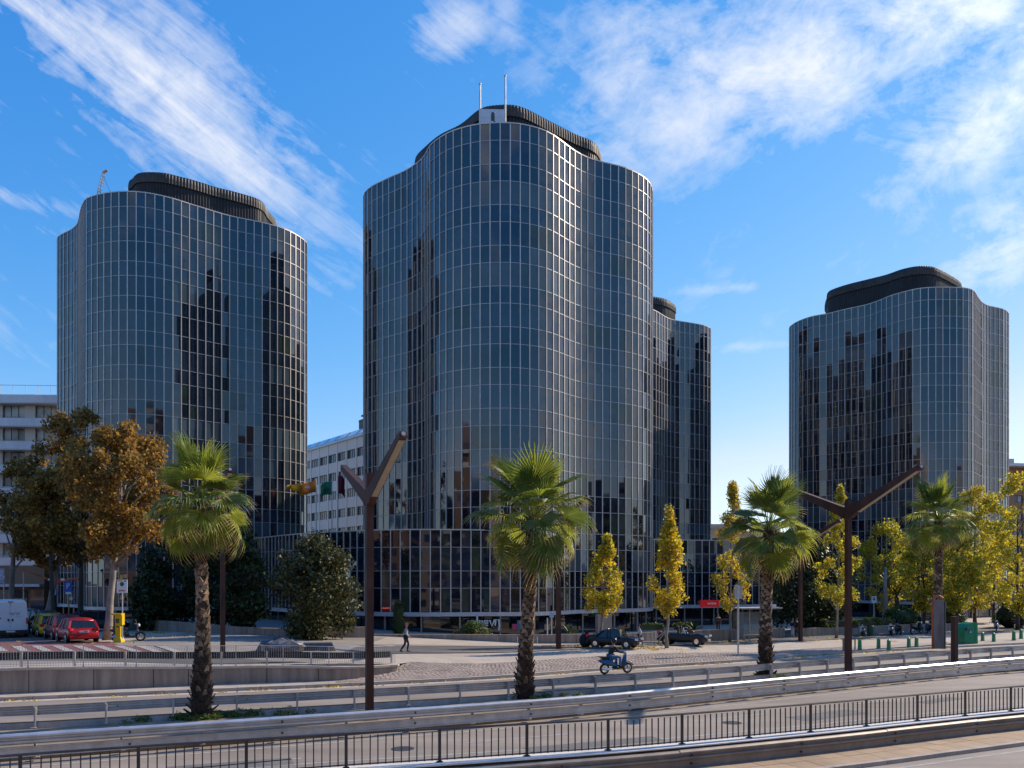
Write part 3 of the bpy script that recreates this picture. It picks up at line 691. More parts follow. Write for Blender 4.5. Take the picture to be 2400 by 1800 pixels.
Pb = outline([(1440,735),(1470,722),(1500,719),(1527,725),(1545,734),(1563,745),(1583,751.6),(1613.7,756.6),(1639,761),(1657,765.7),(1666,773)], K1,
             [(27.2, 120), (24.5, 125), (18, 128), (10, 127), (8.5, 118)])
Cb = crown_outline([(1470,712),(1500,700),(1528.8,700.6),(1559.5,706),(1577.6,716),(1583,727)], C1, [(21, 123), (15, 124.5), (13.5, 121)])
TB, PB, _ = glass_tower('glass_tower', 'dark glass tower half hidden behind the right flank of the central tower', TG, Pb, 39.6, 11, Cb)
# podium
Pp = catmull([(-33, 90), (-28.3, 86.3), (-24.7, 82.8), (-19.3, 76.0), (-14.3, 71.8), (-11.3, 69.9), (-8, 69.2), (-4.9, 69.35), (-1.5, 70.4), (2, 74), (8, 81), (14.3, 86.5), (18, 88.3), (22.4, 89.4), (27, 90.6), (30, 93), (30, 99), (0, 104), (-30, 102), (-35, 96)], True, 8)
TP, PP, _ = glass_tower('glass_podium', 'low curved two storey glass wing joining the towers at street level', None, resample(smooth(Pp, 2), .84, True), 9.0, 2, None, cat='building', podium=True)

# roof things
m = MB(); mst = empty('roof_mast', (px2X(1125, 74.2), 74.2, 42.75), 0, 'left pale roof mast on the central tower', 'mast', 'roof masts')
MB().cyl((0, 0, 0), (0, 0, 6.1), .10, .08, 10).build('pole', M_GALV2, mst); MB().box((0, 0, .05), (.5, .5, .1)).build('foot_plate', M_GALV2, mst)
MB().cyl((0, 0, 6.05), (0, 0, 6.15), .12, .12, 10).build('cap', M_GALV2, mst)
dup(mst, (px2X(1184, 73.0), 73.0, 42.75), 0, 'right, slightly taller roof mast on the central tower, dark near its top', 'roof masts', (0.9, 0.9, 1.0))
sb = empty('roof_sign', (px2X(1155, 72.9), 72.9, 43.35), R(2), 'white panel sign standing on the roof between the two masts', 'sign')
for zz in (0.45, 1.35, 2.15): MB().box((0, 0, zz), (2.15, .08, .86 if zz < 2 else .72)).build('panel', M_FASC, sb)
for xx in (-.95, 0, .95): MB().cyl((xx, .12, -1.0), (xx, .12, 2.3), .05).build('strut', M_GDARK, sb)
q = MB(); q.box((0, -.055, 1.75), (.30, .02, .55)); q.box((.1, -.055, 1.2), (.16, .02, .55), 0, 1, 0, .2); q.blob((0, -.05, 2.1), (.14, .03, .16)); q.build('emblem', M_GDARK, sb)
q = MB()
for k in range(8): q.box((-.42 + k * .11, -.055, .42 + (.02 if k % 3 else .05)), (.075, .02, .16 if k % 3 else .24))
q.build('lettering', M_INK, sb)
lm = empty('roof_crane', (px2X(236, 84), 84, 42.75), 0, 'small leaning lattice crane with orange tip on the left tower roof', 'crane')
q = MB()
for s_ in (-.16, .16): q.cyl((s_ - .4, 0, 0), (s_ * .5 + .25, 0, 3.0), .045)
for k in range(9): q.cyl((-.56 + k * .09, 0, k * .33), (-.1 + k * .075, 0, k * .33 + .33), .03)
q.build('lattice_mast', M_COPE, lm)
MB().box((.45, 0, 3.1), (.5, .12, .2), ry=-.5).build('tip', mat('orange_paint', (.6, .2, .05), .5), lm)
MB().cyl((.3, 0, 2.6), (1.3, 0, 0.2), .02).build('stay_cable', M_GDARK, lm)
# roof edge rails (maintenance)
for (T_, pts) in ((TL, [(560, 518), (600, 524)]),): pass
# ------------------------------------------------------------------ trees, palms, hedges
def leaf_mesh(name, centers, counts, size, mats_w, seed, shape=(1, 1, 1), shell=0.35, droop=0.0, aspect=0.62):
    """many small leaf blades spread through clumps; mats_w = [(material, weight)]"""
    g = np.random.default_rng(seed); allp = []; mi = []
    for (c, r), cnt in zip(centers, counts):
        d = g.normal(size=(cnt, 3)); d /= np.linalg.norm(d, axis=1)[:, None]
        rad = (shell + (1 - shell) * g.random(cnt) ** 0.5) * np.where(g.random(cnt) < .22, g.uniform(1, 1.45, cnt), 1.0)
        allp.append(np.array(c) + d * rad[:, None] * np.array(r if isinstance(r, tuple) else (r, r, r)) * np.array(shape))
        w = np.array([x[1] for x in mats_w], float); w = w * g.uniform(.35, 1.65, len(w)); w /= w.sum()
        mi.append(g.choice(len(mats_w), cnt, p=w))
    P = np.vstack(allp); mi = np.concatenate(mi); n = len(P)
    a = g.normal(size=(n, 3)); a[:, 2] -= droop; a /= np.linalg.norm(a, axis=1)[:, None]
    b = np.cross(a, g.normal(size=(n, 3))); b /= np.linalg.norm(b, axis=1)[:, None]
    nn_ = np.cross(a, b); s = size * g.uniform(.6, 1.35, n)[:, None]; w_ = s * aspect * .5
    V = np.empty((n, 4, 3)); V[:, 0] = P - a * s * .5; V[:, 1] = P + b * w_ + nn_ * s * .06; V[:, 2] = P + a * s * .5; V[:, 3] = P - b * w_ + nn_ * s * .06
    me = bpy.data.meshes.new(name); me.vertices.add(n * 4); me.vertices.foreach_set('co', V.reshape(-1))
    me.loops.add(n * 4); me.loops.foreach_set('vertex_index', np.arange(n * 4, dtype=np.int32))
    me.polygons.add(n); me.polygons.foreach_set('loop_start', np.arange(0, n * 4, 4, dtype=np.int32))
    me.polygons.foreach_set('material_index', mi.astype(np.int32))
    for m, _ in mats_w: me.materials.append(m)
    me.update(calc_edges=True); return me
def clump_tree(name, label, cat, base, trunk_h, top, width_f, nclump, leaves, size, mats_w, seed, trunk_r=.16, bark=None, lean=(0, 0), clump_r=(.45, .9), group=None, limbs=14, flat_y=1.0, sky=0.0, trunks=None, cyl=1.0):
    """base at the ground; crown between trunk_h and top; width_f(t) gives the crown radius along its height"""
    r = random.Random(seed); T = empty(name, base, 0, label, cat, group); bark = bark or M_BARK
    pts = []; k = 9
    for i in range(k + 1):
        t = i / k; z = t * (trunk_h + (top - trunk_h) * .75)
        pts.append((lean[0] * t + r.uniform(-.06, .06) * (i > 0), lean[1] * t + r.uniform(-.06, .06) * (i > 0), z))
    def axis(z):
        t = z / pts[-1][2]; t = min(max(t, 0), 1) * k; i = min(int(t), k - 1); f = t - i
        return Vector(pts[i]).lerp(Vector(pts[i + 1]), f)
    rad = [trunk_r * (1.35 if i == 0 else 1.0) * (1 - .8 * (i / k)) for i in range(k + 1)]
    if trunk_r > 0:
        q = MB(); q.tube(pts, rad, 9, jit=.06)
        q.build('trunk', bark, T, smooth=True)
    cl = []
    for i in range(nclump):
        t = r.random() ** .9; z = trunk_h + (top - trunk_h) * t; w = width_f(t); a = r.uniform(0, 6.283); d = w * r.uniform(.25, 1.0) ** .6
        cr = r.uniform(*clump_r) * (.75 + .25 * min(1, w))
        d = max(0, d - cr * .55); ax = axis(z); cl.append(((ax.x + d * math.cos(a), ax.y + d * math.sin(a) * flat_y, z), cr))
    q = MB()
    for (c, cr) in r.sample(cl, min(limbs, len(cl))):
        c = Vector(c); zs = max(trunk_h * .8, min(c.z - (c - axis(c.z)).length * r.uniform(.6, 1.1) - .3, pts[-1][2])); s_ = axis(zs)
        m1 = s_.lerp(c, .5) + Vector((r.uniform(-.15, .15), r.uniform(-.15, .15), r.uniform(-.1, .25)))
        rr_ = max(.025, trunk_r * .42 * (1 - .5 * zs / top))
        q.tube([s_, m1, c], [rr_, rr_ * .65, rr_ * .22], 5)
        for _ in range(2):
            e = c + Vector((r.uniform(-1, 1), r.uniform(-1, 1), r.uniform(-.4, 1))) * cr; q.tube([m1.lerp(c, .6), e], [rr_ * .3, rr_ * .1], 4)
    if q.v: q.build('limbs', bark, T, smooth=True)['kind'] = 'stuff'
    tot = sum(c[1] ** 2 for c in cl); cnt = [max(4, int(leaves * c[1] ** 2 / tot)) for c in cl]
    me = leaf_mesh('crown', cl, cnt, size, mats_w, seed, shell=.05)
    link('crown', me, T)['kind'] = 'stuff'
    return T
def spindle(w, p=.35, bot=.55):
    def f(t):
        return w * ((bot + (1 - bot) * t / p) if t < p else max(.12, 1 - ((t - p) / (1 - p)) ** 1.25 * .92))
    return f
def ball(w):
    return lambda t: w * math.sqrt(max(.05, 1 - (2 * t - 1) ** 2 * .93))

# ---- fan palms
def fan_leaf(var, seed):
    """one leaf of a fan palm: stalk along +x, then a pleated fan whose split tips hang"""
    r = random.Random(seed); L0, Lb = (.95, .95); pitch = {'young': 8, 'up': 16, 'mid': 26, 'old': 36}[var] + r.uniform(-10, 10)
    sag = {'young': .03, 'up': .07, 'mid': .12, 'old': .18}[var]; tipd = {'young': .08, 'up': .2, 'mid': .34, 'old': .46}[var]
    mb = MB(); st = [(L0 * t, 0, -.10 * sag * 4 * t * t) for t in (0, .35, .7, 1)]
    mb.cur = 0; mb.tube(st, [.028, .020, .015, .012], 4, False)
    cp_, sp_ = math.cos(R(pitch)), math.sin(R(pitch)); hub = Vector(st[-1]); n = 30; spread = R(108)
    for i in range(n):
        a = -spread + 2 * spread * (i + .5) / n; da = spread / n; ln = Lb * (1.0 - .22 * (abs(a) / spread) ** 2) * r.uniform(.93, 1.05)
        split = r.uniform(.44, .60)
        def P(rr, aa, h):
            x, y = math.cos(aa) * rr, math.sin(aa) * rr
            z = -sag * rr * rr * (1 + .4 * (1 - math.cos(aa))) + .18 * abs(math.sin(aa)) * rr * .9
            z += h; return hub + Vector((x * cp_ + z * sp_, y, z * cp_ - x * sp_))
        pl = .020
        rows = [(.05, 1.0), (split * ln * .55, 1.0), (split * ln, .96)]
        vs = []
        for rr, w in rows: vs += [P(rr, a - da * w, -pl * rr * 1.6), P(rr, a, pl * rr * 1.6), P(rr, a + da * w, -pl * rr * 1.6)]
        fs = []
        for k in range(2):
            b = k * 3; fs += [(b, b + 1, b + 4, b + 3), (b + 1, b + 2, b + 5, b + 4)]
        mb.cur = 1; mb.add(vs, fs)
        # free tips droop
        tw = r.uniform(.6, 1.4) * tipd; vs2 = [vs[6], vs[7], vs[8]]
        for f, w in ((.33, .52), (.66, .28), (1.0, .03)):
            rr = split * ln + (ln - split * ln) * f; c = P(rr, a + r.uniform(-.02, .02), -tw * (f ** 1.7) * .62)
            pull = 1 - .25 * tipd * f * f
            c = Vector((hub.x + (c.x - hub.x) * pull, hub.y + (c.y - hub.y) * pull, c.z))
            t = Vector((-math.sin(a), math.cos(a), 0)) * (split * ln * da * w)
            vs2 += [c - t, c + Vector((0, 0, .008)), c + t]
        mb.cur = 1; mb.add(vs2, [(0, 1, 4, 3), (1, 2, 5, 4)]); b0 = len(mb.v) - 12
        mb.cur = 2 if (var != 'young' and r.random() < .75) else 1
        mb.f += [(b0 + 3, b0 + 4, b0 + 7, b0 + 6), (b0 + 4, b0 + 5, b0 + 8, b0 + 7), (b0 + 6, b0 + 7, b0 + 10, b0 + 9), (b0 + 7, b0 + 8, b0 + 11, b0 + 10)]
        mb.m += [mb.cur if var == 'old' else 1] * 2 + [mb.cur] * 2
    return mb
FAN = {}
for var in ('young', 'up', 'mid', 'old'):
    for k in range(3):
        q = fan_leaf(var, {'young': 1, 'up': 60, 'mid': 20, 'old': 40}[var] + k)
        FAN[(var, k, 0)] = q.mesh('frond', [M_FROND, M_FROND, M_FRONDTIP]); FAN[(var, k, 1)] = q.mesh('frond', [M_FROND, M_FROND2, M_FRONDTIP])
FAN[('dry', 0, 0)] = fan_leaf('old', 77).mesh('dry_frond', [M_FRONDDRY, M_FRONDDRY, M_FRONDDRY])
def fan_palm(label, base, trunk_h, crown_r, seed, r0=.40, r1=.24, n=50, lean=(0, 0), boots=1.0, flatten=1.0, deep=.35, dry=4):
    r = random.Random(seed); T = empty('fan_palm', base, 0, label, 'palm tree', 'fan palms along the avenue')
    k = 16; pts = []; rad = []
    for i in range(k + 1):
        t = i / k; pts.append((lean[0] * t + .03 * math.sin(t * 7 + seed), lean[1] * t, trunk_h * t - .02))
        rad.append((r0 + (r1 - r0) * min(1, t * 1.6) ** .7) * (1.05 if t < .04 else 1) * (1 + .04 * math.sin(t * 31 + seed)))
    q = MB(); q.tube(pts, rad, 14, jit=.05); q.build('trunk', M_TRUNKP, T, smooth=True)
    q = MB(); m_ = int(trunk_h * 36)
    for i in range(m_):
        t = (i + .5) / m_; j = min(int(t * k), k - 1); f = t * k - j; c = Vector(pts[j]).lerp(Vector(pts[j + 1]), f); rr = rad[j] + (rad[j + 1] - rad[j]) * f
        a = i * 2.39996 + r.uniform(-.2, .2); low = max(0, 1 - t / .34) * boots
        ln = r.uniform(.14, .22) + low * r.uniform(.0, .22); w = r.uniform(.08, .14) * (1.15 - .35 * low)
        out = Vector((math.cos(a), math.sin(a), 0)); tilt = r.uniform(.18, .38) + low * r.uniform(.2, .75)
        up = Vector((0, 0, 1)) * math.cos(tilt) + out * math.sin(tilt); sd = Vector((-out.y, out.x, 0)); th = (out * math.cos(tilt) - Vector((0, 0, 1)) * math.sin(tilt)) * .03
        b0 = c + out * (rr - .035); e = b0 + up * ln
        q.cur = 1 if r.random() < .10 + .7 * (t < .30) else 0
        q.add([b0 - sd * w - th, b0 + sd * w - th, b0 + sd * w + th, b0 - sd * w + th, e - sd * w * .35 - th * .6, e + sd * w * .35 - th * .6, e + sd * w * .3 + th * .6, e - sd * w * .3 + th * .6],
              [(0, 1, 5, 4), (1, 2, 6, 5), (2, 3, 7, 6), (3, 0, 4, 7), (4, 5, 6, 7)])
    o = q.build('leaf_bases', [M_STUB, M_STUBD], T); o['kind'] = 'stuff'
    top = Vector(pts[-1]); q = MB(); q.blob((top.x, top.y, top.z + .1), (r1 * 1.15, r1 * 1.15, .5), 10, 6); q.build('crown_heart', M_TRUNKP, T)
    sc = crown_r / 1.72
    for i in range(n):
        t = (i + .5) / n; el = 86 - 124 * t ** .95 + r.uniform(-13, 13); az = i * 2.39996 + r.uniform(-.25, .25)
        var = 'young' if el > 64 else 'up' if el > 34 else 'mid' if el > -6 else 'old'
        s_ = sc * r.uniform(.78, 1.12) * (1.12 if el > 60 else 1.0)
        me = FAN[(var, r.randrange(3), 1 if r.random() < deep else 0)]
        o = link('frond', me, T, (top.x, top.y, top.z + .28 * math.cos(R(90 - max(el, 0))) + .1), Euler((r.uniform(-.6, .6), -R(el), az), 'XYZ'))
        o.scale = (s_, s_ * r.uniform(.85, 1.0), s_)
    for i in range(dry):
        o = link('dry_frond', FAN[('dry', 0, 0)], T, (top.x, top.y, top.z - .05), Euler((r.uniform(-.3, .3), R(r.uniform(48, 70)), r.uniform(0, 6.28)), 'XYZ')); o.scale = (sc * .72,) * 3
    return T
fan_palm('fan palm with rough trunk left of the tall lamp, biggest crown of drooping fronds', (-10.9, 29.4, 0.09), 7.15, 2.1, 5, .36, .185, 46, lean=(.0, 0), boots=1.0, deep=.22, dry=7)
fan_palm('fan palm in front of the central tower, its shadow dark trunk thickest at the foot', (0.50, 34.4, 0.09), 6.95, 2.65, 9, .37, .235, 40, lean=(.35, 0), deep=.4, dry=5)
fan_palm('fan palm beside the bus shelter with a dark trunk base', (12.65, 41.8, 0.09), 6.95, 2.6, 14, .36, .25, 40, lean=(.15, 0), deep=.55, dry=4)
fan_palm('slim fan palm farthest right, rising behind the curved steel column', (30.9, 60.6, G(30.9, 60.6)), 8.7, 2.75, 21, .30, .26, 42, lean=(0, 0), deep=.5, dry=2)

# ---- autumn plane trees on the left
b = at(252, 1500)
clump_tree('plane_tree', 'plane tree with pale trunk and orange lower leaves beside the red car', 'tree', b, 5.4, 13.4, ball(4.0), 96, 17000, .26, [(M_LPLANE, 3.2), (M_LPLANEO, .9)], 31, .26, lean=(.9, .3), clump_r=(.4, .85), group='autumn plane trees along the left street', limbs=34)
clump_tree('plane_tree', 'brown leaved plane tree behind the white van, half out of the picture', 'tree', at(22, 1466), 5.8, 13.6, ball(4.2), 70, 8000, .32, [(M_LPLANE, 3.6), (M_LPLANEO, .35)], 33, .28, lean=(.6, 0), clump_r=(.4, .9), group='autumn plane trees along the left street', limbs=26)
clump_tree('plane_tree', 'plane tree with forked pale trunk behind the yellow car', 'tree', at(108, 1462), 5.0, 18.6, ball(4.7), 105, 12500, .33, [(M_LPLANE, 3.4), (M_LPLANEO, .6)], 35, .30, lean=(2.9, 0), clump_r=(.4, .9), group='autumn plane trees along the left street', limbs=34)
clump_tree('plane_tree', 'dark trunked plane tree in front of the left glass tower', 'tree', at(186, 1470), 6.0, 13.8, ball(4.3), 70, 8500, .30, [(M_LPLANE, 3.2), (M_LPLANEO, .5)], 37, .24, bark=M_BARKD, lean=(.4, 0), clump_r=(.5, 1.0), group='autumn plane trees along the left street', limbs=26)
clump_tree('plane_tree', 'thin dark plane tree between the blue sign and the van', 'tree', at(128, 1474), 6.5, 12.0, ball(3.0), 40, 7000, .30, [(M_LPLANE, 3.4), (M_LPLANEO, .4)], 39, .20, bark=M_BARKD, lean=(-.6, 0), clump_r=(.5, 1.0), group='autumn plane trees along the left street', limbs=20)
# ---- round magnolia and the dark planting behind it
clump_tree('magnolia_tree', 'round glossy dark green magnolia tree left of the tall foreground lamp', 'tree', (-13.3, 57.0, G(-13.3, 57)), .3, 6.45, lambda t: 3.25 * (max(.05, 1 - (2 * t - .92) ** 2 * .80)) ** .5, 130, 17000, .24, [(M_LMAG, 3.0), (M_LDARK, 1.6)], 51, .2, bark=M_BARKD, clump_r=(.6, 1.0), limbs=10)
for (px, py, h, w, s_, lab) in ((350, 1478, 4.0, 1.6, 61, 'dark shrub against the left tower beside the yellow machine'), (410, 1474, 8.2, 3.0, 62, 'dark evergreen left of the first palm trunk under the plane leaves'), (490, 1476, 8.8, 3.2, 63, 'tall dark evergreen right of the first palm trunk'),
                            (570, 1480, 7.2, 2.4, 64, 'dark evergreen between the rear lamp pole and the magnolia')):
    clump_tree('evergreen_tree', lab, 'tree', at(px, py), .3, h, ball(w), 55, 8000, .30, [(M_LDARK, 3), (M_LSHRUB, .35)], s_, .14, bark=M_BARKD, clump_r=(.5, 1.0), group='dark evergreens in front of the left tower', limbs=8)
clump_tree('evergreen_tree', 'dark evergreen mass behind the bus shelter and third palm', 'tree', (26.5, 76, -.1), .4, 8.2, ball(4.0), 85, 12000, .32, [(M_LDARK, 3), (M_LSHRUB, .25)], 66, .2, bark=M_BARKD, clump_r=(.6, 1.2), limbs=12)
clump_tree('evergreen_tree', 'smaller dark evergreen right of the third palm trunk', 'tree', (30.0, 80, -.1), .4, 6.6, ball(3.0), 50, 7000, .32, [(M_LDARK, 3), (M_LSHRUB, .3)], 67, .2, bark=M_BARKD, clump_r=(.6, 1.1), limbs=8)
# ---- yellow street trees
YG = 'yellow autumn street trees in front of the towers'
YT = [  # px, py of the foot, crown bottom py, top py, half width px, lean px, mats, label
    (1403, 1514, 1436, 1258, 52, 22, [(M_LYEL, 2.4), (M_LGRY, 1.5)], 'small yellow tree with leaning pale trunk left of the black sedan'),
    (1563, 1519, 1436, 1190, 44, 8, [(M_LYEL, 3), (M_LTAN, .5), (M_LGRY, .5)], 'slim tall yellow tree in front of the black convertible'),
    (1710, 1505, 1428, 1135, 54, 6, [(M_LYEL, 2.6), (M_LTAN, 1.0), (M_LGRY, 1.0)], 'yellow tree with dry tan top left of the bus shelter'),
    (1960, 1497, 1432, 1138, 56, 10, [(M_LYEL, 1.6), (M_LGRY, 2.6)], 'yellow green tree behind the rusty lamp with the wide arms'),
]
for i, (px, py, cb, ct, hw, ln, mw, lab) in enumerate(YT):
    b = at(px, py); ppm = F / b.y; zt = (HY - ct) / ppm + CAMZ - b.z; zb_ = CAMZ - (cb - HY) / ppm - b.z
    clump_tree('street_tree', lab, 'tree', b, zb_, zt, spindle(hw / ppm * 1.08, .28, .6), 88, 6000, .20, mw, 70 + i, .105, lean=(ln / ppm, 0), clump_r=(.28, .55), group=YG, limbs=24)
for i, (px, Yd, cb, ct, hw, mw, lab) in enumerate([
    (2075, 92, 1440, 1225, 62, [(M_LYEL, .8), (M_LGRY, 3)], 'green and yellow tree in the row left of the last palm trunk'),
    (2165, 84, 1425, 1270, 60, [(M_LYEL, 1.2), (M_LGRY, 3)], 'low yellow green tree directly behind the last palm trunk'),
    (2285, 88, 1420, 1145, 64, [(M_LYEL, 1.4), (M_LGRY, 2.2), (M_LTAN, .5)], 'tall yellow tree between the last palm and the right edge'),
    (2245, 80, 1430, 1250, 55, [(M_LYEL, .6), (M_LGRY, 3)], 'green leaved tree right of the last palm trunk'),
    (2385, 80, 1430, 1120, 72, [(M_LYEL, 1.4), (M_LGRY, 2.2)], 'big yellow tree cut by the right edge of the picture'),
    (2330, 94, 1430, 1225, 60, [(M_LYEL, 1.0), (M_LGRY, 2.6)], 'yellow tree behind the green bottle bank')]):
    z = G(px2X(px, Yd), Yd); ppm = F / Yd; zt = (HY - ct) / ppm + CAMZ - z; zb_ = max(1.6, CAMZ - (cb - HY) / ppm - z)
    clump_tree('street_tree', lab, 'tree', (px2X(px, Yd), Yd, z), zb_, zt, ball(hw / ppm * 1.15), 84, 8200, .26, mw, 80 + i, .16, bark=M_BARKD, clump_r=(.35, .8), group=YG, limbs=18)
# ---- low walls, hedges and clipped bushes in front of the towers
def lowwall(label, pts, h, z0f=None, name='planter_wall', thick=.3, panels=1.9, m=None):
    P = resample(np.array(pts), .5, False); T = empty(name, (float(P[0][0]), float(P[0][1]), 0), 0, label, 'wall'); seg = max(2, int(panels / .5))
    for i in range(0, len(P) - 1, seg):
        s_ = P[i:i + seg + 1]
        if len(s_) < 2: continue
        T_ = np.gradient(s_, axis=0); T_ /= np.hypot(*T_.T)[:, None]; rings = []
        s2 = s_.copy(); s2[0] += T_[0] * .012; s2[-1] -= T_[-1] * .012
        for p, t in zip(s2, T_):
            nx_, ny_ = -t[1] * thick, t[0] * thick; z = G(p[0], p[1]); rings.append([(p[0], p[1], z - .3), (p[0] + nx_, p[1] + ny_, z - .3), (p[0] + nx_, p[1] + ny_, h(p[0]) if callable(h) else h), (p[0], p[1], h(p[0]) if callable(h) else h)])
        q = MB(); q.loft(rings); q.build('wall_panel', m or M_CONC, T, world=True)
    return T
lowwall('low concrete planter wall in front of the central tower', [(-11.5, 63), (-5, 62.6), (3, 62.4), (8.2, 63.6), (12, 66), (17, 68.5), (23, 70.5)], .78)
lowwall('low concrete planter wall under the clipped hedge on the right', [(24, 70.8), (30, 73.8), (37, 77), (44, 80)], .72)
lowwall('low concrete wall running down past the yellow machine on the left', [(-30.5, 66), (-24.5, 62.5), (-20, 59.6), (-15.5, 58.2), (-10.5, 60.5)], lambda x: 1.78 - .30 * ss(x, -29, -16))
def planting(label, name, cat, center, rads, n, size, mw, seed, z=None, boxy=False, group=None):
    g = random.Random(seed); c = Vector(center); z = G(c.x, c.y) if z is None else z; T = empty(name, (c.x, c.y, z), 0, label, cat, group)
    cl = []; cnt = []
    k = 26
    for i in range(k):
        a = g.uniform(0, 6.28); t = g.random() ** .5
        if boxy: p = (g.uniform(-1, 1) * rads[0] * .95, g.uniform(-1, 1) * rads[1] * .8, g.uniform(.2, .9) * rads[2]); rr = min(rads) * .45
        else:
            el = g.uniform(0, 1.45); p = (math.cos(a) * math.cos(el) * rads[0] * .82, math.sin(a) * math.cos(el) * rads[1] * .82, math.sin(el) * rads[2] * .85); rr = min(rads) * .36
        cl.append((p, rr)); cnt.append(n // k)
    q = MB(); q.blob((0, 0, rads[2] * .42), (rads[0] * .78, rads[1] * .78, rads[2] * .42), 12, 7) if not boxy else q.box((0, 0, rads[2] * .42), (rads[0] * 1.85, rads[1] * 1.5, rads[2] * .84))
    q.build('branches', M_LDARK, T)
    link('foliage', leaf_mesh('foliage', cl, cnt, size, mw, seed), T)['kind'] = 'stuff'
    return T
planting('clipped dome bush in front of the central tower glazing', 'bush', 'bush', (px2X(1111, 64.2), 64.2, 0), (1.45, 1.0, .95), 3600, .12, [(M_LSHRUB, 3), (M_LHEDGE, 1)], 101, .62)
planting('big clipped round bush behind the parked motorcycles', 'bush', 'bush', (px2X(2110, 80), 80, 0), (1.75, 1.4, 2.3), 4200, .16, [(M_LSHRUB, 3), (M_LHEDGE, .8)], 102, .1)
planting('dark clipped bush right of the last palm trunk', 'bush', 'bush', (px2X(2225, 84), 84, 0), (2.0, 1.4, 2.6), 3600, .18, [(M_LDARK, 3), (M_LSHRUB, 1)], 103, -.1)
planting('clipped bush at the far right under the yellow trees', 'bush', 'bush', (px2X(2375, 84), 84, 0), (2.2, 1.4, 3.0), 3600, .18, [(M_LDARK, 1.5), (M_LSHRUB, 2)], 104, -.1)
for k, (px, Yd, w, lab, h0) in enumerate([(1965, 73.6, 2.1, 'yellow lit clipped hedge left of the wide armed rusty lamp', .62), (2020, 76.2, 2.2, 'clipped hedge right of the wide armed rusty lamp', .62), (2080, 78.4, 1.2, 'low green hedge behind the white scooter', .5)]):
    h_ = planting(lab, 'hedge', 'hedge', (px2X(px, Yd), Yd, 0), (w, .5, .75), 3800, .11, [(M_LHEDGE, 3), (M_LSHRUB, .7)], 110 + k, h0, True); h_.rotation_euler[2] = .42
for k, (px, py0, w, lab) in enumerate([(1530, 1475, .95, 'green hedge block on the wall behind the man in white'), (1603, 1474, .8, 'low green planting on the wall behind the black convertible')]):
    planting(lab, 'hedge', 'hedge', (px2X(px, 69.5), 69.8, 0), (w, .4, .55), 2200, .11, [(M_LSHRUB, 2), (M_LHEDGE, 1)], 120 + k, .70, True)
T = empty('cypress_tree', (px2X(934, 65.6), 65.6, .5), 0, 'narrow clipped cypress column beside the walking man in the orange cap', 'tree')
MB().cyl((0, 0, 0), (0, 0, 2.0), .12, .05, 8).build('trunk', M_BARKD, T)
q = MB(); q.tube([(0, 0, .1), (0, 0, .3), (0, 0, 1.6), (0, 0, 2.35), (0, 0, 2.5)], [.2, .34, .36, .26, .08], 12); q.build('branches', M_LDARK, T)
link('foliage', leaf_mesh('foliage', [((0, 0, .35 + i * .21), .40 if i < 9 else .3) for i in range(11)], [420] * 11, .10, [(M_LSHRUB, 2), (M_LDARK, 1)], 130, shell=.8), T)['kind'] = 'stuff'
# big-leaved plants and small palms near the glass
def rosette(label, base, n, ln, seed, m, name='garden_plant', cat='plant', el=(25, 75), w=.09, trunk=0, group=None):
    r = random.Random(seed); T = empty(name, base, 0, label, cat, group)
    if trunk: MB().tube([(0, 0, 0), (.1, 0, trunk * .6), (.15, 0, trunk)], [.13, .10, .09], 8, jit=.08).build('trunk', M_TRUNKP, T)
    for i in range(n):
        a = r.uniform(0, 6.28); e = R(r.uniform(*el)); q = MB(); rings = []
        for t in (0, .3, .6, .85, 1):
            x = ln * t * math.cos(e); z = trunk + ln * t * math.sin(e) - .55 * ln * t * t * (.3 if not trunk else .8); ww = w * (1 - (2 * t - .8) ** 2 * .6) if t < 1 else .005
            rings.append([(x, -ww, z + .02), (x, 0, z), (x, ww, z + .02), (x, 0, z - .01)])
        q.loft(rings); q.build('leaf', m, T, (.15 if trunk else 0, 0, 0), rot=(0, 0, a))
    return T
rosette('spiky green agave beside the rear lamp pole in front of the central tower', (px2X(1335, 65), 65, .6), 14, 1.1, 1, M_LSHRUB)
rosette('broad leaved plant behind the black convertible', (px2X(1627, 69), 69, .65), 14, 1.0, 2, M_LSHRUB)
for k, (px, Yd, tr, lab) in enumerate([(2075, 87, 4.6, 'small palm reflected green in front of the right tower'), (2098, 90, 3.2, 'short leaning palm beside the tall bare trunk by the right tower')]):
    rosette(lab, (px2X(px, Yd), Yd, -.1), 22, 2.3, 10 + k, M_LDARK, 'garden_palm', 'palm tree', (-20, 70), .12, tr, 'small palms in front of the right tower')
T = empty('tree_stump', (px2X(2075, 83), 83, -.1), 0, 'tall pale bare trunk standing in front of the right tower', 'tree trunk')
MB().tube([(0, 0, 0), (.05, 0, 2), (-.03, 0, 4), (.02, 0, 6.2)], [.34, .27, .2, .14], 9, jit=.06).build('trunk', M_BARK, T, smooth=True)
# grass tufts on the median round the first palm
cl = []; cnt = []
r = random.Random(8)
for i in range(60):
    t = r.gauss(0, .16); x = -10.9 + r.gauss(0.3, 1.3); y = 29.4 + (x + 10.9) * .42 + r.uniform(-.7, .5); cl.append(((x, y, .16), (.22, .22, .12))); cnt.append(60)
for cx, cy, n in ((.7, 34.2, 12), (12.7, 41.6, 10), (2.2, 34.8, 6)):
    for i in range(n): cl.append(((cx + r.gauss(0, .5), cy + r.gauss(0, .35), .15), (.2, .2, .1))); cnt.append(40)
o = link('grass', leaf_mesh('grass', cl, cnt, .14, [(M_LHEDGE, 2), (M_LSHRUB, 2)], 140, aspect=.25), None); tag(o, kind='stuff')

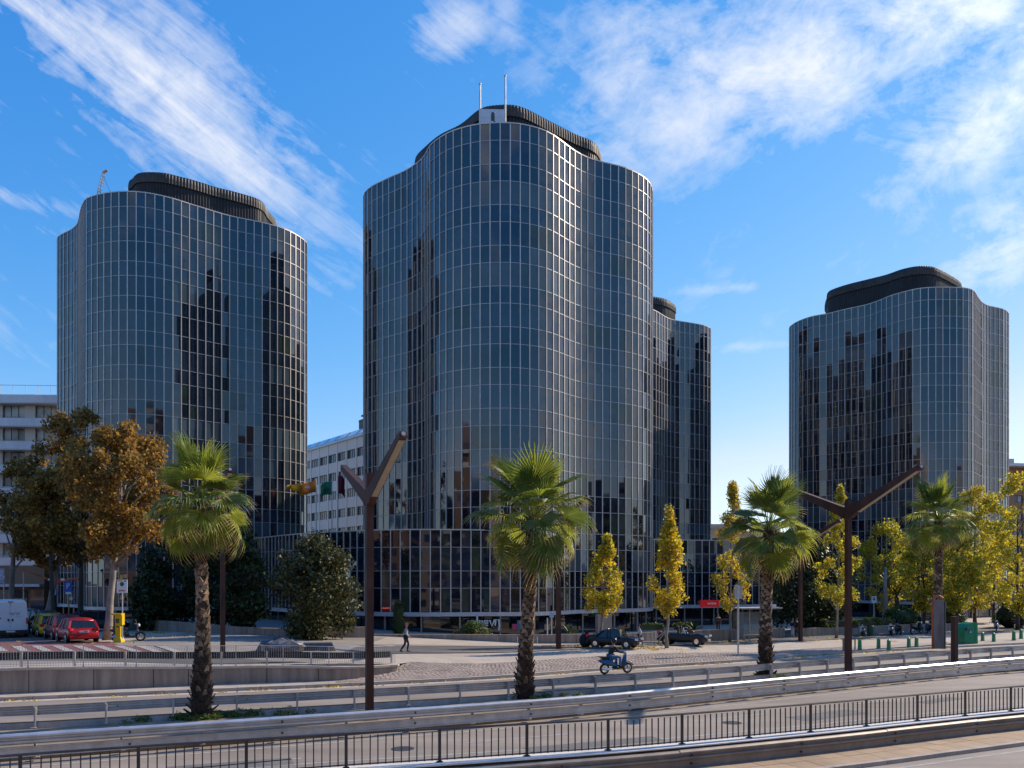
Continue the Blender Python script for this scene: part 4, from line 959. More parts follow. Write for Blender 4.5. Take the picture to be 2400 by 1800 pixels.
# fallen leaves under the street trees and along the kerb
g_ = random.Random(55); cl = []; cnt = []
for px, py in ((1403, 1514), (1563, 1519), (1710, 1505), (1960, 1497)):
    c = at(px, py)
    for i in range(26):
        x, y = c.x + g_.gauss(-.6, 1.7), c.y + g_.gauss(-.4, 1.5)
        if y > Yk(x) + 3.4: cl.append(((x, y, G(x, y) + .03), (.5, .5, .012))); cnt.append(12)
for i in range(90):
    x = g_.uniform(-22, 32); y = Yk(x) - g_.uniform(.05, .35); cl.append(((x, y, .02), (.5, .12, .01))); cnt.append(9)
for i in range(40):
    x = g_.uniform(-40, -22); y = g_.uniform(47, 62); cl.append(((x, y, G(x, y) + .05), (.8, .8, .012))); cnt.append(14)
o = link('fallen_leaves', leaf_mesh('fallen_leaves', cl, cnt, .12, [(M_LTAN, 2), (M_LYEL, 1)], 150), None); tag(o, kind='stuff')
# ------------------------------------------------------------------ vehicles
def paint(name, col, metal=.2): return mat(name, col, .28, metal, .04, 1.5, ior=1.6, obj=True)
def lerp_tab(tab, x):
    xs = [t[0] for t in tab]; return [float(np.interp(x, xs, [t[k] for t in tab])) for k in range(1, len(tab[0]))]
def car(name, label, loc, heading, pm, L=4.05, W=1.72, H=1.44, style='hatch', group=None, plate=True, lit=True):
    """heading: direction the nose points, degrees from +Y towards +X"""
    T = empty(name, loc, R(90 - heading), label, 'car', group)
    belt = H * .60; hw = W / 2; h2 = L / 2
    # side outline: x, bottom z, top (belt/bonnet) z, half width
    if style == 'sedan': prof = [(-h2, .42, .62, .78), (-h2 + .06, .28, .86, .92), (-h2 + .5, .24, .93, .99), (-h2 + 1.1, .22, belt, 1), (-.2, .20, belt, 1), (h2 - 1.35, .22, belt * .99, 1), (h2 - .8, .22, .80, .98), (h2 - .25, .24, .70, .92), (h2 - .03, .30, .58, .80), (h2, .38, .50, .70)]
    else: prof = [(-h2, .40, .66, .80), (-h2 + .05, .28, .90, .92), (-h2 + .22, .24, belt * 1.02, .97), (-h2 + .9, .22, belt, 1), (-.1, .20, belt, 1), (h2 - 1.2, .22, belt * .98, 1), (h2 - .7, .22, .82, .98), (h2 - .2, .24, .70, .90), (h2 - .02, .32, .58, .78), (h2, .40, .50, .68)]
    rings = []
    for x in np.linspace(-h2, h2, 30):
        zb, zt, w = lerp_tab(prof, x); w *= hw; m_ = (zb + zt) / 2
        pr = [(w * .80, zb), (w * .96, zb + .06), (w, m_ - .05), (w * .985, m_ + .12), (w * .93, zt - .04), (w * .86, zt)]
        rings.append([(x, y, z) for y, z in pr] + [(x, 0, zt + .015)] + [(x, -y, z) for y, z in pr[::-1]] + [(x, 0, zb)])
    q = MB(); q.loft(rings); q.build('body', pm, T, smooth=True)
    # cabin
    gh = {'hatch': [(-h2 + .18, belt, .02), (-h2 + .42, H * .93, .8), (-h2 + .9, H, 1), (.15, H, 1), (.55, H * .95, .9), (h2 - 1.12, belt, .02)],
          'wagon': [(-h2 + .12, belt, .02), (-h2 + .26, H * .94, .9), (-h2 + .7, H, 1), (.25, H, 1), (.7, H * .95, .9), (h2 - 1.15, belt, .02)],
          'sedan': [(-h2 + .70, belt, .02), (-h2 + 1.25, H * .95, .85), (-h2 + 1.8, H, 1), (.15, H, 1), (.55, H * .96, .9), (h2 - 1.25, belt, .02)]}[style if style != 'open' else 'sedan']
    if style != 'open':
        rings = []; xs = sorted(set([g[0] for g in gh] + list(np.linspace(gh[0][0], gh[-1][0], 14))))
        for x in xs:
            zt, _ = lerp_tab(gh, x); t = (zt - belt) / (H - belt); wt = hw * (.90 - .20 * t)
            rings.append([(x, hw * .90, belt - .03), (x, wt, zt - .02 * t), (x, 0, zt + .02 * t), (x, -wt, zt - .02 * t), (x, -hw * .90, belt - .03)])
        q = MB(); q.loft(rings, closed=True); q.build('window', M_CARGLASS, T, smooth=False)
        q = MB(); rr = []
        for x in np.linspace(gh[1][0] + .05, gh[-2][0] - .02, 10):
            zt, _ = lerp_tab(gh, x); t = (zt - belt) / (H - belt); wt = hw * (.90 - .20 * t) + .012
            rr.append([(x, wt, zt - .06), (x, wt - .03, zt + .01), (x, 0, zt + .035), (x, -wt + .03, zt + .01), (x, -wt, zt - .06), (x, 0, zt - .02)])
        q.loft(rr); q.build('roof', pm, T, smooth=True)
        for s in (-1, 1):
            for (xa, xb, wd) in ((gh[0][0] + .02, gh[1][0] + .08, .09), (-.12, -.10, .045), (gh[-1][0] - .02, gh[-2][0], .045), (gh[1][0] + .35, gh[1][0] + .42, .06)):
                za = belt - .02; zb_, _ = lerp_tab(gh, xb); t = (zb_ - belt) / (H - belt)
                a = Vector((xa if xa in (gh[0][0] + .02, gh[-1][0] - .02) else xb, s * (hw * .905), za)); b_ = Vector((xb, s * (hw * (.905 - .20 * t)), zb_ - .03))
                q = MB(); q.tube([a, b_], wd, 5); q.build('pillar', pm, T)
    else:
        q = MB(); q.box((.45, 0, belt + .18), (.05, W * .78, .42), 0, .86, ry=-.55); q.build('windscreen', M_CARGLASS, T)
        q = MB(); q.tube([(.30, -W * .40, belt - .02), (.62 - .55, -W * .34, belt + .40), (.62 - .55, W * .34, belt + .40), (.30, W * .40, belt - .02)], .03, 6); q.build('windscreen_frame', M_CHROME, T)
        q = MB(); q.box((-.35, 0, belt + .01), (1.35, W * .74, .04)); q.build('cockpit', M_PLASTIC, T)
        for s in (-1, 1):
            q = MB(); q.box((-.35, s * .36, belt + .16), (.16, .42, .36), 0, .8); q.blob((-.38, s * .36, belt + .42), (.07, .13, .10), 8, 5); q.build('seat', M_PLASTIC, T)
    for s in (-1, 1):
        for x in (h2 - .80, -h2 + .72):
            w = empty('wheel', (0, 0, 0)); w.parent = T; w.location = (x, s * (hw - .10), .31)
            q = MB(); q.tube([(0, -.10, 0), (0, -.09, 0), (0, .09, 0), (0, .10, 0)], [.27, .31, .31, .27], 18); q.build('tyre', M_RUBBER, w)
            q = MB(); q.tube([(0, .085 * s, 0), (0, .108 * s, 0)], [.20, .17], 12)
            for k in range(5): q.box((.1 * math.cos(k * 1.2566), .112 * s, .1 * math.sin(k * 1.2566)), (.17, .02, .04), ry=-k * 1.2566)
            q.build('rim', M_CHROME, w)
            q = MB(); q.tube([(x, s * (hw - .16), .33), (x, s * (hw + .006), .33)], .355, 18); q.build('wheel_arch', M_PLASTIC, T)
        q = MB(); q.box((h2 - .10, s * hw * .68, .66), (.22, .30, .13), s * -.45); q.build('headlight', M_LAMPCLR, T)
        q = MB(); q.box((-h2 + .07, s * hw * .78, .84), (.14, .24, .17), s * .35); q.build('tail_lamp', M_LAMPRED, T)
        q = MB(); q.blob((gh[-1][0] - .25, s * (hw + .09), belt + .06), (.07, .10, .065), 8, 5); q.build('wing_mirror', pm, T)
    q = MB(); q.box((-h2 + .02, 0, .40), (.16, W * .86, .17)); q.build('rear_bumper', pm, T)
    q = MB(); q.box((h2 - .05, 0, .38), (.14, W * .76, .15)); q.build('front_bumper', M_PLASTIC, T)
    q = MB(); q.box((h2 - .015, 0, .55), (.05, W * .42, .10)); q.build('grille', M_PLASTIC, T)
    if plate:
        for x, z in ((-h2 - .005, .70), (h2 + .03, .38)):
            q = MB(); q.box((x, 0, z), (.02, .50, .11)); pl = q.build('number_plate', M_PLATE, T)
            q = MB()
            for k in range(7):
                if k != 4: q.box((x + (.014 if x > 0 else -.014), -.19 + k * .062, z), (.006, .036, .062))
            q.build('plate_characters', M_INK, pl)
    return T
PG = 'cars parked along the left street'
P_RED = paint('red_car_paint', (.42, .012, .016)); P_RED2 = paint('dark_red_car_paint', (.26, .014, .022)); P_YEL = paint('yellow_car_paint', (.62, .44, .012))
P_BLK = paint('black_car_paint', (.010, .011, .016)); P_SIL = paint('silver_car_paint', (.30, .33, .37), .6); P_BLUE = paint('dark_blue_car_paint', (.03, .04, .06))
b0 = at(196, 1508)
def gl(x, y, dz=.02): return (x, y, G(x, y) + dz)
az_s = -38.0; dv = Vector((math.sin(R(az_s)), math.cos(R(az_s)), 0))
c0 = Vector((b0.x, b0.y, 0)) + dv * 2.0
car('parked_car', 'bright red hatchback nearest the crossing, rear towards the viewer', gl(c0.x, c0.y), az_s - 1, P_RED, 4.0, 1.74, 1.43, 'hatch', PG)
c1 = c0 + dv * 4.9 + Vector((.1, 0, 0)); car('parked_car', 'darker red taller car parked just behind the bright red hatchback', gl(c1.x, c1.y), az_s, P_RED2, 4.1, 1.75, 1.58, 'wagon', PG)
c2 = c0 + dv * 9.6; car('parked_car', 'yellow car with dark tailgate, farthest of the three colourful parked cars', gl(c2.x, c2.y), az_s, P_YEL, 4.0, 1.75, 1.55, 'wagon', PG)
p = at(216, 1482); car('parked_car', 'black hatchback hidden behind the bright red car and the plane trunk', gl(p.x - .2, p.y + 1.5), 62, P_BLK, 4.1, 1.74, 1.5, 'wagon', PG)
p = at(66, 1468); car('parked_car', 'silver car behind the white van', gl(p.x, p.y), 80, P_SIL, 4.2, 1.74, 1.45, 'hatch', PG)
p = at(92, 1476); car('parked_car', 'dark blue car with grey roof between the silver car and the yellow car', gl(p.x + .6, p.y - 1.2), -60, P_BLUE, 4.1, 1.74, 1.5, 'hatch', PG)
p = at(1447, 1521); car('parked_car', 'black sedan behind the scooter rider in front of the tower', gl(p.x - .1, p.y + .6, .03), 118, P_BLK, 4.0, 1.6, 1.30, 'sedan', 'black cars on the plaza').scale = (.86, .86, .92)
p = at(1608, 1514); car('parked_car', 'black open convertible behind the slim yellow tree', gl(p.x, p.y + .6, .03), 118, P_BLK, 4.0, 1.6, 1.30, 'open', 'black cars on the plaza').scale = (.86, .86, 1.02)
# white van, its rear towards the viewer
bv = at(6, 1497); T = empty('van', gl(bv.x - 1.2, bv.y + 2.7), R(90 - (-33)), 'white delivery van cut by the left edge, rear doors and red lamps towards the viewer', 'van')
rings = []
for x, hz, w in ((-2.7, 2.42, .97), (-2.66, 2.50, 1.0), (1.2, 2.52, 1.0), (1.7, 2.2, .99), (2.3, 1.35, .97), (2.75, 1.15, .9), (2.8, .6, .85)):
    rings.append([(x, w * .98, .36), (x, w * 1.02, .8), (x, w * 1.0, hz * .6), (x, w * .93, hz - .12), (x, w * .84, hz), (x, 0, hz + .03), (x, -w * .84, hz), (x, -w * .93, hz - .12), (x, -w * 1.0, hz * .6), (x, -w * 1.02, .8), (x, -w * .98, .36)])
q = MB(); q.loft(rings); q.build('body', M_WHITE, T, smooth=False)
for s in (-1, 1):
    q = MB(); q.box((-2.715, s * .46, 1.42), (.05, .88, 1.9)); d_ = q.build('rear_door', M_WHITE, T)
    q = MB(); q.box((-2.75, s * .12, 1.22), (.03, .10, .16)); q.build('handle', M_PLASTIC, d_)
    q = MB(); q.box((-2.735, s * .955, 1.15), (.05, .11, .42)); q.build('tail_lamp', M_LAMPRED, T)
    for x in (-1.7, 1.9):
        q = MB(); q.tube([(x, s * .82, .34), (x, s * 1.03, .34)], .34, 16); q.build('tyre', M_RUBBER, T)
q = MB(); q.box((-2.76, 0, .42), (.22, 1.95, .24)); q.build('rear_bumper', M_PLASTIC, T)
q = MB(); q.box((-2.75, .0, 2.44), (.06, .30, .05)); q.build('brake_lamp', M_LAMPRED, T)
q = MB()
for k in range(7): q.tube([(-2.745, .2 - .12 - k * .085, 1.62 + .1 * math.sin(k * 2.1)), (-2.745, .16 - .12 - k * .085, 1.72 + .08 * math.sin(k * 3.3)), (-2.745, .10 - .12 - k * .085, 1.60 + .06 * math.cos(k * 1.7))], .008, 4)
for k in range(4): q.tube([(-2.745, -.3 - .1 * k, 1.42), (-2.745, -.36 - .1 * k, 1.50 - .02 * k)], .007, 4)
q.build('graffiti_scribble', M_INK, T)
q = MB(); q.box((-2.745, .62, 1.34), (.012, .16, .10)); q.build('sticker', M_LAMPRED, T)
q = MB(); q.box((-2.88, 0, .46), (.015, .52, .11)); q.build('number_plate', M_PLATE, T)

# ------------------------------------------------------------------ people
def skin_mesh(name, joints, edges, radii, m, parent, root=0, sub=1):
    me = bpy.data.meshes.new(name); me.from_pydata([joints[k] for k in joints], [(list(joints).index(a), list(joints).index(b)) for a, b in edges], []); me.update()
    o = link(name, me, parent); sk = o.modifiers.new('skin', 'SKIN')
    for i, k in enumerate(joints):
        rr = radii[k]; me.skin_vertices[0].data[i].radius = (rr, rr) if isinstance(rr, (int, float)) else rr
    me.skin_vertices[0].data[root].use_root = True
    sb = o.modifiers.new('sub', 'SUBSURF'); sb.levels = sub; sb.render_levels = sub
    dg = bpy.context.evaluated_depsgraph_get(); ev = bpy.data.meshes.new_from_object(o.evaluated_get(dg)); o.modifiers.clear(); o.data = ev
    ev.materials.clear(); ev.materials.append(m); ev.polygons.foreach_set('use_smooth', [True] * len(ev.polygons)); return o
C_ = {k: mat('cloth_' + k, v, .85, 0, .15, 9, obj=True) for k, v in dict(black=(.022, .022, .028), navy=(.020, .026, .050), grey=(.20, .20, .21), beige=(.42, .38, .32), white=(.62, .64, .68), blue=(.05, .14, .30), green=(.05, .09, .04), orange=(.75, .17, .03), brown=(.12, .06, .035), red=(.35, .03, .03)).items()}
M_HAIR = mat('hair_dark', (.03, .02, .015), .7)
POSES = {
 'walk': dict(pelvis=(0, 0, .95), chest=(.02, 0, 1.22), sh=(.03, 0, 1.43), neck=(.04, 0, 1.50), head=(.06, 0, 1.66), hipL=(0, .10, .92), kneeL=(.16, .10, .52), ankL=(.10, .10, .10), toeL=(.26, .11, .04), hipR=(0, -.10, .92), kneeR=(-.04, -.10, .50), ankR=(-.30, -.10, .14), toeR=(-.18, -.11, .04), shL=(.02, .19, 1.40), elL=(-.06, .24, 1.12), wrL=(.06, .24, .90), shR=(.02, -.19, 1.40), elR=(.02, -.24, 1.12), wrR=(.20, -.20, .96)),
 'stand': dict(pelvis=(0, 0, .95), chest=(0, 0, 1.22), sh=(0, 0, 1.43), neck=(.01, 0, 1.50), head=(.03, 0, 1.66), hipL=(0, .10, .92), kneeL=(.02, .11, .50), ankL=(-.01, .12, .09), toeL=(.15, .13, .04), hipR=(0, -.10, .92), kneeR=(.03, -.11, .50), ankR=(0, -.12, .09), toeR=(.16, -.13, .04), shL=(0, .19, 1.40), elL=(-.02, .25, 1.12), wrL=(.04, .25, .88), shR=(0, -.19, 1.40), elR=(-.02, -.25, 1.12), wrR=(.05, -.25, .88)),
 'lean': dict(pelvis=(0, 0, .95), chest=(.14, 0, 1.20), sh=(.30, 0, 1.38), neck=(.35, 0, 1.44), head=(.42, 0, 1.58), hipL=(0, .10, .92), kneeL=(.05, .11, .50), ankL=(-.02, .12, .09), toeL=(.14, .13, .04), hipR=(0, -.10, .92), kneeR=(.0, -.11, .50), ankR=(-.08, -.12, .09), toeR=(.08, -.13, .04), shL=(.28, .19, 1.34), elL=(.40, .24, 1.10), wrL=(.58, .20, 1.06), shR=(.28, -.19, 1.34), elR=(.40, -.24, 1.10), wrR=(.58, -.18, 1.06)),
 'ride': dict(pelvis=(-.30, 0, .86), chest=(-.24, 0, 1.12), sh=(-.16, 0, 1.33), neck=(-.13, 0, 1.40), head=(-.08, 0, 1.56), hipL=(-.28, .11, .84), kneeL=(.14, .19, .82), ankL=(.14, .16, .42), toeL=(.30, .17, .37), hipR=(-.28, -.11, .84), kneeR=(.14, -.19, .82), ankR=(.14, -.16, .42), toeR=(.30, -.17, .37), shL=(-.16, .19, 1.30), elL=(.02, .27, 1.08), wrL=(.30, .27, 1.04), shR=(-.16, -.19, 1.30), elR=(.02, -.27, 1.08), wrR=(.30, -.27, 1.04))}
def person(label, loc, heading, pose='stand', h=1.75, top='grey', trousers='navy', hat=None, helmet=None, bag=None, parent=None, group=None, long_coat=False):
    J = POSES[pose]; s = h / 1.75
    T = empty('person', loc, R(90 - heading), label, 'person', group); T.scale = (s, s, s)
    r = dict(pelvis=.125, chest=(.14, .10), sh=.10, neck=.052, head=(.085, .105), hipL=.085, kneeL=.058, ankL=.038, toeL=.036, hipR=.085, kneeR=.058, ankR=.038, toeR=.036, shL=.055, elL=.040, wrL=.028, shR=.055, elR=.040, wrR=.028)
    ht = dict(J); top_ = (J['head'][0] + .01, 0, J['head'][2] + .10); ht['crown'] = top_; r['crown'] = .07
    fg = []
    for s_ in 'LR':
        w = Vector(J['wr' + s_]); e = Vector(J['el' + s_]); d = (w - e).normalized(); ht['hand' + s_] = tuple(w + d * .08); r['hand' + s_] = (.020, .034); fg.append(('wr' + s_, 'hand' + s_))
        sd = Vector((d.z, 0, -d.x)) if abs(d.z) > .2 else Vector((0, 1, 0))
        for k in range(4): ht['f%s%d' % (s_, k)] = tuple(w + d * (.165 - .012 * abs(k - 1.3)) + sd * (.026 - .017 * k)); r['f%s%d' % (s_, k)] = .009; fg.append(('hand' + s_, 'f%s%d' % (s_, k)))
        ht['th' + s_] = tuple(w + d * .09 + sd * .055); r['th' + s_] = .010; fg.append(('wr' + s_, 'th' + s_))
    ed = [('pelvis', 'chest'), ('chest', 'sh'), ('sh', 'neck'), ('neck', 'head'), ('head', 'crown')] + fg
    for s_ in 'LR': ed += [('pelvis', 'hip' + s_), ('hip' + s_, 'knee' + s_), ('knee' + s_, 'ank' + s_), ('ank' + s_, 'toe' + s_), ('sh', 'sh' + s_), ('sh' + s_, 'el' + s_), ('el' + s_, 'wr' + s_)]
    body = skin_mesh('body', ht, ed, r, M_SKIN, T)
    hd = Vector(J['head'])
    q = MB(); q.blob((hd.x + .085, 0, hd.z - .005), (.026, .016, .024), 6, 5); q.build('nose', M_SKIN, T)
    for s_ in (-1, 1):
        q = MB(); q.blob((hd.x + .075, s_ * .033, hd.z + .02), (.014, .016, .010), 6, 4); q.build('eye', M_INK, T)
        q = MB(); q.blob((hd.x, s_ * .088, hd.z), (.024, .012, .032), 6, 5); q.build('ear', M_SKIN, T)
    def sub(name, keys, edges, extra, m, root=0):
        return skin_mesh(name, {k: J[k] for k in keys}, edges, {k: ((r[k] + extra) if isinstance(r[k], (int, float)) else (r[k][0] + extra, r[k][1] + extra)) for k in keys}, m, T, root)
    sub('jacket', ['chest', 'pelvis', 'sh', 'shL', 'elL', 'wrL', 'shR', 'elR', 'wrR'], [('pelvis', 'chest'), ('chest', 'sh'), ('sh', 'shL'), ('shL', 'elL'), ('elL', 'wrL'), ('sh', 'shR'), ('shR', 'elR'), ('elR', 'wrR')], .022, C_[top])
    sub('trousers', ['pelvis', 'hipL', 'kneeL', 'ankL', 'hipR', 'kneeR', 'ankR'], [('pelvis', 'hipL'), ('hipL', 'kneeL'), ('kneeL', 'ankL'), ('pelvis', 'hipR'), ('hipR', 'kneeR'), ('kneeR', 'ankR')], .018, C_[trousers])
    for s_ in 'LR':
        a, t = Vector(J['ank' + s_]), Vector(J['toe' + s_]); q = MB(); q.tube([a + Vector((-.06, 0, -.045)), a.lerp(t, .5) + Vector((0, 0, -.02)), t + Vector((.03, 0, 0))], [.050, .052, .034], 8); q.build('shoe', M_INK, T, smooth=True)
    if helmet: q = MB(); q.blob((hd.x - .01, 0, hd.z + .035), (.15, .135, .145), 12, 8); q.build('helmet', helmet, T, smooth=True); q = MB(); q.box((hd.x + .11, 0, hd.z - .005), (.06, .18, .09)); q.build('visor', M_CARGLASS, T)
    elif hat: q = MB(); q.blob((hd.x - .005, 0, hd.z + .06), (.115, .10, .075), 10, 6); q.box((hd.x + .12, 0, hd.z + .045), (.10, .14, .015)); q.build('cap', C_[hat], T, smooth=True)
    else: q = MB(); q.blob((hd.x - .02, 0, hd.z + .045), (.105, .10, .095), 10, 6); q.build('hair', M_HAIR, T, smooth=True)
    if bag: q = MB(); q.box((J['wrR'][0] + .05, J['wrR'][1] - .03, J['wrR'][2] - .26), (.26, .10, .26), 0, .8); q.tube([(J['wrR'][0] + .0, J['wrR'][1], J['wrR'][2] - .14), (J['wrR'][0] + .02, J['wrR'][1], J['wrR'][2] - .04), (J['wrR'][0] + .12, J['wrR'][1], J['wrR'][2] - .14)], .01, 4); q.build('bag', C_[bag], T)
    return T
person('person with an orange cap, pale jacket and dark trousers walking past the planter wall', at(951, 1528), 84, 'walk', 1.66, 'beige', 'navy', hat='orange')
person('person in a light top and trousers walking between the two black cars', at(1499, 1515), -100, 'walk', 1.42, 'white', 'navy')
person('person in dark clothes bending towards the dark car beside the white van', at(70, 1488), 60, 'lean', 1.72, 'black', 'black')
person('person in a dark blue jacket and pale trousers standing right of the bus shelter', at(1857, 1493), 70, 'stand', 1.55, 'navy', 'white')
person('person in black standing just left of the rear lamp pole on the right', at(1868, 1494), -90, 'walk', 1.6, 'black', 'black')
person('person in a patterned brown top and black trousers by the red sign entrance', (px2X(1683, 79), 79, G(px2X(1683, 79), 79)), 180, 'stand', 1.7, 'brown', 'black')

# ------------------------------------------------------------------ scooter and rider, parked two-wheelers
P_TEAL = paint('blue_scooter_paint', (.02, .12, .24)); P_WH = paint('pearl_white_paint', (.55, .57, .62)); P_BM = paint('black_moto_paint', (.015, .016, .02))
def scooter(name, label, loc, heading, pm, group=None, cat='scooter', scale=1.0, rack=True, screen=False):
    T = empty(name, loc, R(90 - heading), label, cat, group); T.scale = (scale,) * 3
    for x in (.66, -.62):
        w = empty('wheel', (x, 0, .27)); w.parent = T
        q = MB(); n = 18
        rings = []
        for k in range(n):
            a = 2 * math.pi * k / n; rings.append([((.215 + .055 * math.cos(b)) * math.cos(a), .055 * math.sin(b), (.215 + .055 * math.cos(b)) * math.sin(a)) for b in [2 * math.pi * j / 8 for j in range(8)]])
        rings.append(rings[0]); q.loft(rings, caps=False); q.build('tyre', M_RUBBER, w)
        q = MB(); q.tube([(0, -.035, 0), (0, .035, 0)], .055, 10)
        for k in range(5): q.box((.11 * math.cos(k * 1.2566), 0, .11 * math.sin(k * 1.2566)), (.19, .045, .032), ry=-k * 1.2566)
        for k in range(16):
            a = k * .3927; q.box((.165 * math.cos(a), 0, .165 * math.sin(a)), (.022, .07, .068), ry=-a)
        q.build('rim', M_CHROME, w)
    def shell(name_, secs, m): q = MB(); q.loft([[(x, w * math.cos(t), z + hh * math.sin(t)) for t in [2 * math.pi * j / 10 for j in range(10)]] for x, z, w, hh in secs]); return q.build(name_, m, T, smooth=True)
    shell('rear_body', [(-.92, .66, .04, .05), (-.80, .64, .13, .10), (-.55, .60, .17, .17), (-.25, .56, .17, .20), (-.02, .45, .13, .14), (.06, .38, .08, .06)], pm)
    shell('footboard', [(-.15, .30, .12, .05), (.1, .27, .16, .04), (.32, .28, .15, .05), (.42, .33, .08, .05)], M_PLASTIC)
    q = MB(); q.loft([[(x + .03, -w, z), (x + .06, 0, z + .0), (x + .03, w, z), (x, w * .9, z), (x - .02, 0, z), (x, -w * .9, z)] for x, z, w in ((.34, .28, .18), (.40, .45, .22), (.46, .65, .20), (.50, .85, .13), (.50, .97, .10))]); q.build('leg_shield', pm, T, smooth=True)
    q = MB(); q.loft([[(.66 + (.34 + dx) * math.cos(a), y, .27 + (.34 + dx) * math.sin(a)) for y, dx in ((-.07, -.02), (-.04, 0), (.04, 0), (.07, -.02), (.04, -.04), (-.04, -.04))] for a in np.linspace(.35, 2.6, 9)]); q.build('front_mudguard', pm, T, smooth=True)
    q = MB()
    for s in (-1, 1): q.cyl((.48, s * .06, .75), (.66, s * .06, .27), .02, n=6)
    q.build('fork', M_GDARK, T)
    q = MB(); q.loft([[(x, -w, z), (x, w, z), (x, w * .9, z + .09), (x, -w * .9, z + .09)] for x, z, w in ((-.80, .76, .10), (-.45, .75, .15), (-.12, .73, .13), (-.02, .70, .08))]); q.build('seat', M_PLASTIC, T)
    q = MB(); q.tube([(.36, -.33, 1.02), (.46, -.18, 1.01), (.50, 0, .98), (.46, .18, 1.01), (.36, .33, 1.02)], .018, 6); q.build('handlebar', M_GDARK, T)
    q = MB(); q.blob((.56, 0, .93), (.09, .10, .10), 10, 6); q.build('headlight', M_LAMPCLR, T)
    for s in (-1, 1):
        q = MB(); q.cyl((.42, s * .24, 1.02), (.40, s * .30, 1.20), .008, n=4); q.blob((.40, s * .31, 1.22), (.02, .06, .045), 8, 5); q.build('mirror', M_PLASTIC, T)
    q = MB(); q.box((-.93, 0, .66), (.03, .14, .07)); q.build('tail_lamp', M_LAMPRED, T)
    q = MB(); q.tube([(-.30, -.14, .26), (-.60, -.17, .28), (-.86, -.18, .33)], [.04, .06, .05], 8); q.build('exhaust', M_CHROME, T)
    if screen: q = MB(); q.loft([[(.52, -.16, 1.0), (.54, 0, 1.0), (.52, .16, 1.0), (.50, 0, 1.0)], [(.40, -.13, 1.34), (.42, 0, 1.36), (.40, .13, 1.34), (.39, 0, 1.35)]]); q.build('windscreen', M_CARGLASS, T)
    if rack: q = MB(); q.box((-.88, 0, .86), (.24, .24, .02)); q.build('rack', M_GDARK, T)
    return T
ps = Vector((px2X(1443, 43.6), 43.6, .01))
HD = 66
scooter('scooter', 'blue motor scooter being ridden along the far lane', ps, HD, P_TEAL, 'scooters and motorcycles', scale=1.08)
person('person with a helmet and dark jacket riding the blue scooter, light blue trousers', ps, HD, 'ride', 1.9, 'black', 'blue', helmet=P_BLK)
MG = 'scooters and motorcycles'
for px, py, hd, pm, lab, sc_ in ((2088, 1489, 20, P_WH, 'white and blue scooter parked left of the clipped round bush', .98), (2106, 1488, 12, P_BM, 'dark scooter parked right beside the white and blue one', 1.0),
                             (2148, 1486, 55, P_BM, 'large black covered motorcycle in front of the clipped round bush', 1.12), (2178, 1486, 10, P_BM, 'black motorcycle parked just left of the curved steel column', 1.0),
                             (2335, 1479, 30, P_WH, 'white scooter parked right of the green bottle bank', 1.0), (2388, 1475, 60, P_BM, 'black motorcycle at the right edge of the picture', 1.15),
                             (2022, 1491, 15, P_WH, 'pale scooter with grey cover seen end on beside the planter wall', .9), (300, 1504, 70, P_BLUE, 'dark motorcycle with white trim parked behind the yellow machine', 1.05)):
    p = at(px, py); scooter('motorcycle', lab, (p.x, p.y, p.z + .015), hd, pm, MG, 'motorcycle', sc_, screen=(px in (2148, 2388, 2106)))
p = at(2040, 1491)
T = empty('rubbish_bin', p, 0, 'dark green litter bin between the pale scooter and the white one', 'bin'); MB().cyl((0, 0, .05), (0, 0, .85), .24, .28, 12).build('body', C_['green'], T); MB().cyl((0, 0, .85), (0, 0, .92), .30, .22, 12).build('lid', M_PLASTIC, T)

# ------------------------------------------------------------------ street lamps
def street_lamp(label, base, arm=(1.65, -3.75), rise=1.5, H=8.55, root=7.8):
    T = empty('street_lamp', base, 0, label, 'street lamp', 'rust coloured lamps with two raised arms'); a = math.atan2(arm[1], arm[0])
    q = MB(); q.box((0, 0, H / 2), (.25, .25, H), a, .96); q.build('pole', M_RUST, T)
    q = MB(); q.box((0, 0, .02), (.5, .5, .04), a); q.build('base_plate', M_RUST, T)
    L = math.hypot(*arm)
    for s in (1, -1):
        d = Vector((arm[0] * s, arm[1] * s, rise)); u = d.normalized(); sd = Vector((-arm[1], arm[0], 0)).normalized() * s; up = sd.cross(u) * s; up = Vector((0, 0, 1)) - u * u.z; up.normalize()
        st = Vector((0, 0, root)); rings = []
        for t, w, hh in ((0.02, .13, .42), (.10, .13, .36), (.9, .12, .17), (1.0, .12, .15)):
            c = st + d * t; rings.append([c - sd * w - up * hh, c + sd * w - up * hh, c + sd * w + up * hh * .35, c - sd * w + up * hh * .35])
        q = MB(); q.loft(rings); ar = q.build('arm', M_RUST, T)
        rings = []
        for t, w, hh in ((.14, .105, .345), (.96, .10, .165)):
            c = st + d * t; rings.append([c - sd * w - up * (hh + .012), c + sd * w - up * (hh + .012), c + sd * w - up * (hh - .02), c - sd * w - up * (hh - .02)])
        q = MB(); q.loft(rings); q.build('light_panel', M_LAMPLENS, ar)
        q = MB(); c = st + d * 1.0 - up * .05; q.cyl(c, c + u * .05, .07, n=8); q.build('end_cap', M_GALV2, ar)
    return T
street_lamp('rust brown lamp post with two raised arms standing left of centre between the guard rails', (px2X(866, 29), 29, .09))
street_lamp('dark rusty lamp with widest arms, right of the third palm', (px2X(1988, 41), 41, .09), (1.35, -4.5), 1.62, 8.75, 8.2)
street_lamp('rear rusty lamp pole partly behind the first palm crown', at(522, 1531), (1.65, -3.75))
street_lamp('rear rusty lamp pole right of the second palm trunk', at(1309, 1523), (1.5, -3.9))
p = at(1876, 1503); street_lamp('rear rusty lamp pole right of the third palm trunk', p, (1.6, -3.9))
